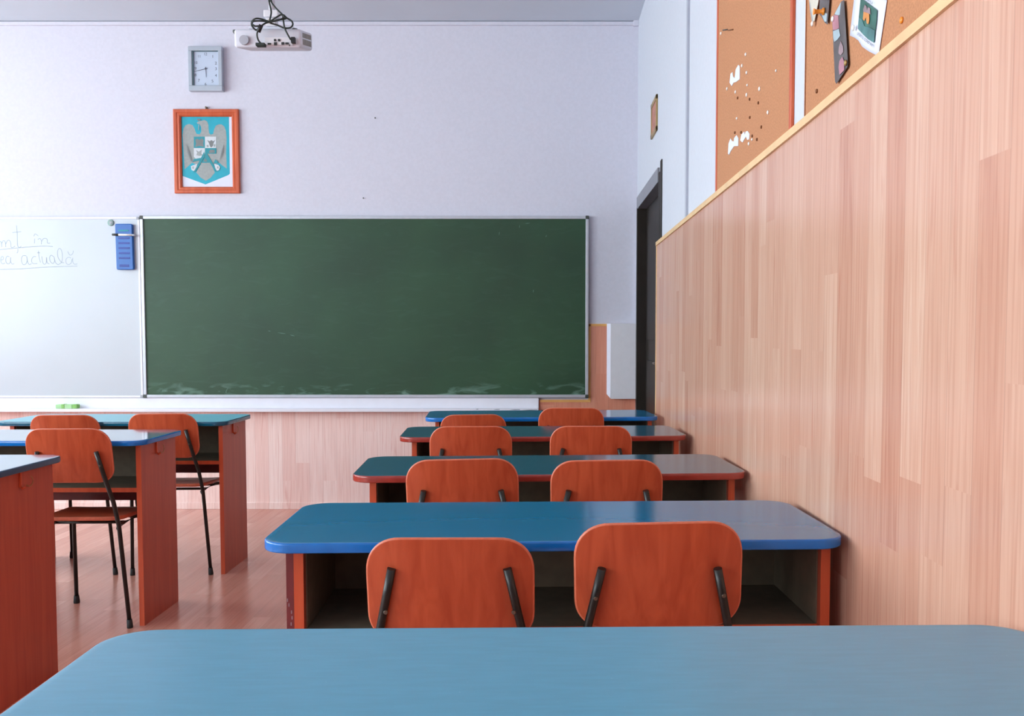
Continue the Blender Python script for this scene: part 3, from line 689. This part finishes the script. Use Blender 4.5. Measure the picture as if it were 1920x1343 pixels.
m = MB(); m.tube([Vector((px_ - 0.025, PJY + 0.03, ROOM_H - 0.001)), cpt(880, -300, 0.04), cpt(900, 0, 0.03), cpt(925, 130, 0.02), cpt(945, 250, 0.0), cpt(920, 380, -0.03), cpt(905, 430, -0.04), cpt(760, 385, -0.05), cpt(640, 372, -0.06), cpt(560, 430, -0.055), cpt(560, 520, -0.06), cpt(640, 600, -0.055), cpt(700, 560, -0.045), cpt(800, 480, -0.05),
      cpt(910, 432, -0.045), cpt(1040, 350, -0.05), cpt(1150, 295, -0.05), cpt(1200, 350, -0.05), cpt(1080, 405, -0.055), cpt(915, 440, -0.05), cpt(760, 420, -0.055), cpt(600, 425, -0.065), cpt(560, 470, -0.06), cpt(620, 520, -0.06), cpt(720, 525, -0.055), cpt(690, 590, -0.05), cpt(660, 680, -0.045), cpt(680, 790, -0.04), cpt(740, 870, -0.035), cpt(800, 895, -0.032)], 0.0036, 8, smooth_path=6)
m.build('cord', M['cable'], ca)
a = cpt(735, 893, -0.035); MB().box(a.x - 0.02, a.x + 0.018, a.y - 0.008, PJY - 0.0145, a.z - 0.006, a.z + 0.006, bev=0.002).build('connector', M['cable'], ca)
MB().tube([cpt(745, 500, -0.058), cpt(685, 640, -0.052)], 0.009, 10).build('bound_bundle', M['black'], ca)
cb = thing('power_cable', cpt(915, 440, -0.035), 'dark cable with a square plug, running down the right of the projector', 'cable')
m = MB(); m.tube([Vector((px_ + 0.025, PJY + 0.03, ROOM_H - 0.001)), cpt(930, -300, 0.03), cpt(940, 0, 0.02), cpt(1010, 130, 0.0), cpt(1150, 275, -0.02), cpt(1250, 355, -0.03), cpt(1350, 420, -0.035), cpt(1375, 490, -0.035), cpt(1330, 550, -0.035), cpt(1210, 560, -0.035), cpt(1060, 500, -0.035), cpt(930, 455, -0.035), cpt(1060, 400, -0.04), cpt(1240, 370, -0.045), cpt(1180, 300, -0.045), cpt(1190, 430, -0.045), cpt(1220, 580, -0.04), cpt(1320, 770, -0.035), cpt(1360, 800, -0.03)], 0.0036, 8, smooth_path=6)
m.build('cord', M['cable'], cb)
a = cpt(1380, 800, -0.03); MB().box(a.x - 0.0085, a.x + 0.0085, a.y - 0.004, PJY - 0.0145, a.z - 0.012, a.z + 0.012, bev=0.002).build('plug', M['black'], cb)
MB().tube([cpt(880, 425, -0.03) , cpt(945, 440, -0.03)], 0.009, 12).build('cable_tie', M['cream'], cb)

# ------------------------------------------------------------------ right wall: cork boards, papers, pins, icon
cx_ = ROOM_R - 0.006
def wy(px): return cx_ * F_PX / (px - PX0)
ya, yb2 = wy(1341), wy(1474.5)
def cork(name, y_far, y_near, zt_, label, frames):
    t = thing(name, (ROOM_R, (y_far + y_near) / 2, top_z((y_far + y_near) / 2)), label, 'pin board')
    MB().prism([(y_near, top_z(y_near) + 0.0005), (y_far, top_z(y_far) + 0.0005), (y_far, zt_), (y_near, zt_)], 0, cx_, ROOM_R - 0.0003).build('cork_sheet', M['cork'], t)
    for f_, (a, b) in frames:
        MB().box(cx_ - 0.003, ROOM_R - 0.0003, a, b, top_z(a) + 0.003, zt_ + 0.02, bev=0.002).build('frame_side', f_, t)
    MB().box(cx_ - 0.003, ROOM_R - 0.0003, y_near, y_far, zt_, zt_ + 0.022, bev=0.002).build('frame_top', M['frame_orange'], t)
    return t
cork('cork_board', ya, yb2, 2.82, 'narrow cork board with orange frame, many pins and torn white paper', [(M['frame_orange'], (ya, ya + 0.02)), (M['frame_orange'], (yb2 - 0.022, yb2))])
yc = wy(1503.5)
cork('cork_board', yc, 0.9, 2.82, 'larger cork board nearer the camera, holding the poster and photo cards', [(M['cork'], (yc, yc + 0.001))])

def wall_poly(px_pts, off): return [atX(x, y, cx_ - off) for x, y in px_pts]
def sheet(name, px_pts, mat, parent, off=0.002, thick=0.0006):
    pts = wall_poly(px_pts, off); n = len(pts)
    return MB().add(pts + [p + Vector((thick, 0, 0)) for p in pts], [list(range(n)), list(range(n, 2 * n))[::-1]] + [(i, (i + 1) % n, n + (i + 1) % n, n + i) for i in range(n)]).build(name, mat, parent)
def Z2(s, ox, oy, pts): return [(ox + u / s, oy + v / s) for u, v in pts]
def sz(pts): return Z2(8.39, 1500, 0, pts)
def pz(pts): return Z2(12.21, 1570, 0, pts)
po = thing('poster', atX(1620, 60, cx_ - 0.003), 'white poster with green photograph and a printed line below it', 'poster')
# paper curls off the board at its lower edge: ribs from bottom-left to bottom-right
bot = [(285, 815), (390, 860), (480, 925), (570, 1070), (700, 1165), (820, 1230), (940, 1290)]
topp = [(430, -420), (540, -345), (650, -270), (760, -190), (880, -110), (1000, -50), (1135, 10)]
m = MB(); g_ = []
for j in range(9):
    t_ = j / 8; row_ = []
    for (u0, v0), (u1, v1) in zip(bot, topp):
        u = u0 + (u1 - u0) * t_; v = v0 + (v1 - v0) * t_
        lift = 0.002 + 0.0035 * (1 - t_) ** 2 * math.sin(math.pi * (u0 - 285) / 655)
        row_.append(atX(1570 + u / 12.21, v / 12.21, cx_ - lift))
    g_ += row_
n = len(bot)
fs = [(j * n + i, j * n + i + 1, (j + 1) * n + i + 1, (j + 1) * n + i) for j in range(8) for i in range(n - 1)]
m.add(g_, fs, 0, True); ob = m.build('sheet', M['paper'], po, recalc=False)
sd = ob.modifiers.new('thickness', 'SOLIDIFY'); sd.thickness = 0.0004; sd.offset = 0
LF = 0.0072
sheet('photograph', pz([(530, -20), (600, 0), (905, 235), (890, 500), (835, 980), (700, 895), (600, 800), (465, 655)]), M['card_green'], po, LF - 0.002)
sheet('photo_field', pz([(490, 400), (560, 440), (620, 600), (760, 640), (855, 700), (835, 970), (700, 885), (600, 790), (468, 650)]), M['card_green2'], po, LF - 0.001)
sheet('photo_shirt', pz([(630, 105), (665, 150), (680, 240), (700, 160), (745, 190), (755, 330), (690, 300), (600, 270), (590, 220)]), M['print_skin'], po, LF - 0.0005)
sheet('photo_shorts', pz([(600, 270), (690, 300), (725, 320), (730, 450), (710, 550), (675, 540), (650, 400), (615, 480), (582, 440)]), M['print_orange'], po, LF)
def wall_text(body, pa, pb, hpx, off, parent, mat, sc=12.21, ox=1570):
    vs_, fs = text_faces(body, 1.0); wmax = max(p.x for p in vs_); hmax = max(p.y for p in vs_)
    A = atX(ox + pa[0] / sc, pa[1] / sc, cx_ - off); B = atX(ox + pb[0] / sc, pb[1] / sc, cx_ - off); T_ = atX(ox + (pa[0] + hpx[0]) / sc, (pa[1] + hpx[1]) / sc, cx_ - off)
    MB().add([A + (B - A) * (p.x / wmax) + (T_ - A) * (p.y / hmax) for p in vs_], fs).build('lettering', mat, parent, recalc=False)
ink2 = plain('print_ink', (58, 70, 96), 0.6)
wall_text('EFORTUL CONSTANT', (445, 790), (815, 1095), (14, -62), LF, po, ink2)
wall_text('VERBALA', (640, -5), (800, 108), (12, -55), LF, po, ink2)
# cards
def card(label, base, parts):
    t = thing('photo_card', wall_poly([base[0]], 0.002)[0], label, 'photo card'); sheet('print', base, parts[0], t, 0.006, 0.0008)
    for i, (nm, pp, mt_) in enumerate(parts[1:]): sheet(nm, pp, mt_, t, 0.0064 + 0.0003 * i, 0.0002)
    return t
card('tall dark photo card with pink patches, pinned left of the white poster', sz([(560, 180), (650, 20), (690, 0), (700, 120), (752, 1000), (742, 1055), (572, 1318), (550, 1285), (512, 450), (503, 300)]),
     [M['card_dark'], ('pale_corner', sz([(560, 190), (645, 30), (625, 230), (605, 240), (545, 225)]), M['card_pale']), ('pink_area', sz([(508, 300), (520, 240), (600, 240), (612, 440), (560, 470), (516, 470)]), M['card_pink']),
      ('pale_area', sz([(520, 490), (610, 455), (632, 560), (590, 620), (540, 660), (524, 600)]), M['card_pale']), ('face_area', sz([(640, 645), (675, 730), (680, 820), (640, 868), (605, 840), (612, 740)]), M['print_skin']), ('pink_lower_area', sz([(620, 960), (665, 890), (690, 960), (698, 1100), (620, 1180), (605, 1060)]), M['card_pink'])])
card('small dark photo card under an orange push pin', sz([(310, -60), (468, -60), (458, 60), (430, 385), (385, 352), (345, 275), (300, 218)]), [M['card_dark'], ('pale_area', sz([(330, 200), (425, 210), (415, 340), (385, 340), (350, 260)]), M['card_pale'])])
card('cream pointed card at the far edge of the larger cork board', sz([(133, -60), (300, -60), (285, 40), (225, 330), (205, 350), (185, 330), (160, 180)]), [M['cream'], ('grey_edge', sz([(140, 0), (158, 60), (205, 345), (188, 335), (160, 185)]), M['plastic_grey'])])

def tack(px, py, r, mat, label, group, off=0.0):
    p = atX(px, py, cx_ - off); m_ = MB(); m_.tube([(p.x - 0.0002, p.y, p.z), (p.x - 0.003, p.y, p.z), (p.x - 0.0045, p.y, p.z)], [r, r, r * 0.5], 10)
    tag(m_.build('thumbtack', mat), label, 'thumbtack', group)
for i, (u, v, r) in enumerate([(37, 157, 3.2), (260, 346, 3.0), (227, 447, 3.0), (268, 510, 3.0), (275, 622, 2.2), (92, 655, 3.0), (168, 684, 3.0), (268, 710, 3.4), (384, 656, 3.6), (460, 868, 3.2), (180, 922, 2.4), (288, 1150, 3.2), (535, 492, 2.0), (318, 1112, 2.4)]):
    tack(1345 + u / 4.8, 30 + v / 4.8, r * 0.0018, M['pin_white'], 'tiny white thumbtack in the narrow orange framed cork board', 'white tacks on the narrow cork board')
for (u, v) in [(187, 738), (295, 750), (373, 783), (297, 913), (400, 1000), (318, 1080), (162, 1050), (218, 1048), (360, 1112)]:
    tack(1345 + u / 4.8, 30 + v / 4.8, 0.0045, M['pin_brown'], 'tiny brown thumbtack in the narrow orange framed cork board', 'brown tacks on the narrow cork board')
for (px, py, lb) in [(1524.3, 44.5, 'white thumbtack at the tip of the cream pointed card'), (1562.5, 35.5, 'white thumbtack on the pink part of the tall dark card'), (1601, 52.5, 'white thumbtack in the lower left corner of the poster')]:
    tack(px, py, 0.006, M['pin_white'], lb, None, 0.007 if px < 1600 else 0.009)
tack(1692, 38, 0.006, M['orange'], 'orange thumbtack alone on the cork right of the poster', None)
tack(1532.5, 171, 0.005, M['pin_brown'], 'brown thumbtack alone low on the larger cork board', None)
tack(1586.7, 118, 0.006, M['gold'], 'brass thumbtack at the lower edge of the tall dark card', None, 0.007)
p = atX(1541, 21.5, cx_ - 0.012); pp = thing('push_pin', (ROOM_R, p.y, p.z), 'orange push pin holding the small dark photo card', 'push pin')
MB().tube([(cx_ - 0.007, p.y, p.z), (cx_ - 0.011, p.y, p.z), (cx_ - 0.012, p.y, p.z), (cx_ - 0.026, p.y + 0.001, p.z), (cx_ - 0.030, p.y + 0.001, p.z)], [0.008, 0.008, 0.0045, 0.005, 0.0075], 14).build('grip', M['orange'], pp)
for lb, polys in (('torn white paper scrap on the narrow cork board, upper of two', [[(110, 600), (118, 520), (135, 505), (140, 545), (155, 560), (165, 480), (188, 440), (200, 450), (200, 570), (165, 595), (145, 600), (128, 632)]]),
                  ('torn white paper scrap on the narrow cork board, low left near the edging', [[(95, 1240), (100, 1150), (118, 1102), (130, 1125), (148, 1130), (150, 1100), (172, 1072), (188, 1100), (186, 1170), (150, 1172), (120, 1215), (105, 1250)]]),
                  ('torn white paper scrap just right of the low left scrap', [[(205, 1120), (215, 1070), (240, 1040), (245, 1070), (255, 1040), (270, 1035), (288, 1060), (285, 1110), (268, 1115), (258, 1085), (225, 1138)]])):
    for pl in polys:
        pts = wall_poly(Z2(4.8, 1345, 30, pl), 0.0015); n = len(pts)
        o_ = MB().add(pts + [q + Vector((0.001, 0, 0)) for q in pts], [list(range(n)), list(range(n, 2 * n))[::-1]] + [(i, (i + 1) % n, n + (i + 1) % n, n + i) for i in range(n)]).build('paper_scrap', M['paper'])
        tag(o_, lb, 'paper scrap', 'torn paper scraps on the narrow cork board')
for u0, u1, lb in ((50, 86, 'dark staple near the top of the narrow cork board, left of two'), (100, 136, 'brown staple near the top of the narrow cork board, right of two')):
    a = atX(1345 + u0 / 4.8, 30 + 128 / 4.8, cx_ - 0.003); b = atX(1345 + u1 / 4.8, 30 + 122 / 4.8, cx_ - 0.003)
    tag(MB().tube([a + Vector((0.003, 0, 0)), a, b, b + Vector((0.003, 0, 0))], 0.0022, 6).build('staple', M['corner'] if u0 == 50 else M['pin_brown']), lb, 'staple')
for px, py, lb in ((704, 222, 'tiny nail in the white wall above the middle of the chalkboard'), (682, 372, 'tiny dark nail in the white wall just above the chalkboard frame')):
    a = atY(px, py, ROOM_F); tag(MB().tube([(a.x, ROOM_F, a.z), (a.x, ROOM_F - 0.012, a.z), (a.x, ROOM_F - 0.0125, a.z)], [0.002, 0.002, 0.005], 8).build('nail', M['corner']), lb, 'nail')
# small icon above the door
ia, ib = wy(1218.5) , wy(1228.5)
za, zb_ = atX(1221, 262, cx_).z, atX(1227, 186, cx_).z
ic = thing('icon_picture', (ROOM_R, (ia + ib) / 2, za), 'small gilt framed picture high on the white wall above the dark door', 'picture')
ia, ib = min(ia, ib), max(ia, ib)
m = MB(); 
for (y0, y1, z0, z1) in ((ia, ib, za, za + 0.025), (ia, ib, zb_ - 0.025, zb_), (ia, ia + 0.025, za, zb_), (ib - 0.025, ib, za, zb_)): m.box(ROOM_R - 0.010, ROOM_R - 0.0003, y0, y1, z0, z1, bev=0.002)
m.build('frame', M['gold'], ic); MB().box(ROOM_R - 0.006, ROOM_R - 0.0003, ia + 0.02, ib - 0.02, za + 0.02, zb_ - 0.02).build('picture', M['icon_red'], ic)

# ------------------------------------------------------------------ desks
def make_desk(name, x, y, H, rz, label, group, top, edge, width=1.2, batten=False, depth=0.46, hooks=False, il=0.05, ir=0.03):
    t = thing(name, (x, y, 0), label, 'desk', group, rz)
    hw = width / 2; out = rrect(-hw, hw, -depth / 2, depth / 2, 0.065, 10)
    T_ = 0.021
    tb = MB().slab(out, T_, 0.0035, lambda u, v, w_: (u, v, H - T_ / 2 + w_), 0, 1).build('tabletop', [M[top], M[edge]], t, world=False)
    py0, py1 = -0.17, 0.185; pl, pr_ = -hw + il, hw - ir
    for sx in (-1, 1):
        xo = pr_ if sx > 0 else pl; xi = xo - sx * 0.02
        MB().box(xi - sx * 0.0003, xi - sx * 0.003, -0.15, py1 - 0.0225, H - 0.198, H - T_ - 0.0004).build('shade_liner', M['desk_inner'], t, world=False)  # thin sheet added inside each panel to carry the recess shade
        p = MB().box(xo, xi, py0 + 0.0022, py1 - 0.0022, 0.0, H - T_ - 0.0002).build('side_panel', M['cherry'], t, world=False)
        m_ = MB(); m_.box(xo, xi, py0, py0 + 0.002, 0.0, H - T_ - 0.0002); m_.box(xo, xi, py1 - 0.002, py1, 0.0, H - T_ - 0.0002)
        m_.build('edge_strip', M['cherry_edge'], p, world=False)
        if hooks and sx == 1:
            hk = MB(); hy = -0.02
            hk.box(xo + 0.0002, xo + 0.006, hy - 0.005, hy + 0.005, H - 0.075, H - T_ - 0.002, bev=0.001)
            hk.tube([(xo + 0.004, hy, H - 0.073), (xo + 0.012, hy - 0.004, H - 0.079), (xo + 0.02, hy - 0.002, H - 0.072)], 0.004, 8)
            hk.build('bag_hook', M['cherry_edge'], t, world=False)
            MB().tube([(xo + 0.003, hy + 0.035, H - 0.073)] + [(xo + 0.003 + 0.004 * math.sin(R(a)), hy + 0.05 + 0.016 * math.sin(R(a)), H - 0.062 - 0.018 * math.cos(R(a))) for a in range(0, 151, 25)], 0.0012, 6).build('wire_hook', M['gold'], t, world=False)
    if batten:
        b_ = MB().box(pl - 0.0155, pl - 0.0003, py0, py0 + 0.03, 0, H - T_ - 0.0004).build('worn_batten', M['maroon'], t, world=False)
        for (z_, a_) in ((0.615, 0.006), (0.60, 0.011), (0.588, 0.012), (0.575, 0.010), (0.560, 0.007), (0.625, 0.003)):
            MB().box(pl - 0.0155 + a_ - 0.002, pl - 0.0155 + a_, py0 - 0.0006, py0 - 0.0001, z_, z_ + 0.007).build('paint_chip', M['print_skin'], b_, world=False)
    MB().box(pl + 0.0205, pr_ - 0.0205, -0.15, py1 - 0.0222, H - 0.217, H - 0.199).build('shelf', M['desk_inner'], t, world=False)
    MB().box(pl + 0.0205, pr_ - 0.0205, -0.1525, -0.1505, H - 0.217, H - 0.199).build('shelf_edge', M['cherry_edge'], t, world=False)
    MB().box(pl + 0.0205, pr_ - 0.0205, py1 - 0.022, py1 - 0.004, H - 0.217, H - T_ - 0.0003).build('back_panel', M['desk_inner'], t, world=False)
    MB().box(pl + 0.0205, pr_ - 0.0205, py1 - 0.022, py1 - 0.004, H - 0.305, H - 0.2173).build('rail', M['maroon'], t, world=False)
    return t
GR = 'desks in the row beside the laminate wall'; GL = 'desks in the row at the left'
make_desk('school_desk', 0.046, 1.225 - 0.235, 0.790, R(1.1), 'nearest pale blue desk with red edge, filling the bottom of the photo', GR, 'top_pale', 'edge_red')
make_desk('school_desk', 0.026, 1.865 + 0.23, 0.760, R(2.0), 'bright blue desk with blue edge and worn batten, second nearest beside the laminate wall', GR, 'top_blue', 'edge_blue', batten=True, il=0.058, ir=0.02)
make_desk('school_desk', 0.023, 2.775 + 0.23, 0.760, R(3.2), 'teal desk with red edge, third nearest beside the laminate wall', GR, 'top_teal', 'edge_red')
make_desk('school_desk', 0.006, 3.83 + 0.23, 0.760, R(3.2), 'teal desk with red edge, fourth from the camera, second from the chalkboard', GR, 'top_teal', 'edge_red')
make_desk('school_desk', 0.000, 4.74 + 0.23, 0.760, R(3.5), 'blue desk with blue edge nearest the door and the chalkboard', GR, 'top_blue', 'edge_blue')
make_desk('school_desk', -1.655 - 0.6, 2.79 + 0.23, 0.760, 0, 'desk cut by the left picture edge, nearest in the left row', GL, 'top_gloss', 'edge_slate', hooks=True)
make_desk('school_desk', -1.575 - 0.6, 3.67 + 0.23, 0.760, 0, 'blue desk in the middle of the left row, one chair at it', GL, 'top_gloss', 'edge_blue', hooks=True)
make_desk('school_desk', -1.525 - 0.56, 4.49 + 0.23, 0.760, 0, 'blue desk at the front of the left row, two chairs at it', GL, 'top_glare_teal', 'edge_teal', width=1.12, hooks=True)

# ------------------------------------------------------------------ chairs
def make_chair():
    t = bpy.data.objects.new('school_chair', None); C.objects.link(t); t.empty_display_size = 0.1
    TY = [(0.0, 0.09), (0.42, 0.052), (0.52, 0.036), (0.60, 0.020), (0.725, -0.004)]
    def ty(z):
        for (a, ya_), (b, yb_) in zip(TY, TY[1:]):
            if z <= b: return ya_ + (yb_ - ya_) * (z - a) / (b - a)
        return TY[-1][1] + (TY[-1][1] - TY[-2][1]) * (z - 0.725) / 0.125
    def bdef(u, v, w_):
        return (u, ty(v) + 0.0145 + 0.75 * (u * u - 0.112 ** 2) + w_, v)
    bk = MB().slab(rrect(-0.165, 0.165, 0.598, 0.817, [0.074, 0.074, 0.062, 0.062], 10, 2.2), 0.0105, 0.0035, bdef, 0, 1).build('backrest', [M['chair_wood'], M['chair_edge']], t, world=False)
    def sdef(u, v, w_):
        k = (v - 0.09) / 0.33
        return (u * (1 + 0.10 * k), v, 0.437 + 0.010 * (1 - k) ** 3 - 0.012 * max(0, k - 0.7) ** 2 * 8 - 0.006 * math.cos(u / 0.17 * 1.4) + w_)
    MB().slab(rrect(-0.158, 0.158, 0.085, 0.425, [0.06, 0.06, 0.045, 0.045], 8), 0.016, 0.004, sdef, 0, 1).build('seat', [M['chair_wood_seat'], M['chair_edge']], t, world=False)
    rt = 0.0085
    for sx in (-1, 1):
        path = [(sx * 0.190, 0.088, 0.012), (sx * 0.171, 0.052, 0.42), (sx * 0.158, 0.036, 0.52), (sx * 0.139, 0.020, 0.60), (sx * 0.126, 0.0085, 0.66), (sx * 0.112, -0.004, 0.725)]
        rl = MB().tube(path, rt, 12).build('rear_leg', M['tube'], t, world=False)
        MB().tube([(sx * 0.1902, 0.0885, 0.0), (sx * 0.190, 0.0885, 0.006), (sx * 0.1887, 0.0865, 0.035)], [0.0115, 0.012, 0.0105], 12).build('rubber_foot', M['rubber'], rl, world=False)
        z_ = 0.668; x_ = sx * 0.1245
        MB().tube([(x_, ty(z_) - rt - 0.0025, z_), (x_, ty(z_) - rt + 0.001, z_)], [0.0035, 0.0048], 10).build('screw', M['steel'], bk, world=False)
        fl = MB().tube([(sx * 0.185, 0.45, 0.012), (sx * 0.168, 0.405, 0.395), (sx * 0.160, 0.39, 0.409), (sx * 0.142, 0.34, 0.4115), (sx * 0.140, 0.15, 0.4115), (sx * 0.150, 0.10, 0.4115), (sx * 0.167, 0.056, 0.4115)], rt, 12).build('front_leg', M['tube'], t, world=False)
        MB().tube([(sx * 0.1855, 0.4515, 0.0), (sx * 0.1855, 0.451, 0.006), (sx * 0.1842, 0.447, 0.035)], [0.0125, 0.0135, 0.0105], 12).build('rubber_foot', M['rubber'], fl, world=False)
    m_ = MB(); m_.tube([(-0.140, 0.32, 0.4105), (0.140, 0.32, 0.4105)], 0.0065, 10); m_.tube([(-0.140, 0.19, 0.4105), (0.140, 0.19, 0.4105)], 0.0065, 10)
    m_.build('cross_rails', M['tube'], t, world=False)
    return t
chair0 = make_chair()
used = [False]
def put_chair(x, y, rz, label, group, drop=0.0, roll=0.0):
    if not used[0]: c = chair0; used[0] = True
    else: c = copy_tree(chair0)
    c.location = (x, y, 0); c.rotation_euler = (0, 0, R(rz)); tag(c, label, 'chair', group)
    for ch in [o_ for o_ in bpy.data.objects if o_.parent == c and o_.name.startswith('backrest')]:
        ch.location = (0, 0, -drop); ch.rotation_euler = (0, 0, 0)
        if roll:
            M_ = Matrix.Translation((0, 0, 0.7)) @ Matrix.Rotation(R(roll), 4, 'Y') @ Matrix.Translation((0, 0, -0.7)); ch.matrix_local = Matrix.Translation((0, 0, -drop)) @ M_
    return c
CG = 'chairs in the row beside the laminate wall'; CL = 'chairs in the row at the left'
put_chair(0.2315, 1.79, 0, 'nearest right-hand chair, set taller, behind the pale blue front desk', CG, 0.0, -1.2)
put_chair(-0.176, 1.79, 0, 'nearest left-hand chair with low-set backrest, behind the pale blue front desk', CG, 0.030)
put_chair(-0.227, 2.70, 2, 'left of the two chairs tucked under the nearest teal desk', CG, -0.002, -1.0)
put_chair(0.195, 2.70, 1, 'right of the two chairs tucked under the nearest teal desk', CG, 0.001, -0.5)
put_chair(-0.277, 3.70, 2, 'left of the two chairs at the far teal desk', CG)
put_chair(0.203, 3.71, 0, 'right of the two chairs at the far teal desk', CG)
put_chair(-0.332, 4.61, 0, 'left, lower chair at the blue desk nearest the chalkboard', CG, 0.030, -0.8)
put_chair(0.155, 4.65, 0, 'right, taller chair at the blue desk nearest the chalkboard', CG)
put_chair(-1.84, 3.61, 2, 'orange chair at the middle desk of the left row', CL)
put_chair(-2.28, 4.45, 2, 'left chair at the front desk of the left row, mostly hidden', CL, 0.018)
put_chair(-1.81, 4.45, 2, 'right chair at the front desk of the left row, leg in the aisle', CL, 0.012)
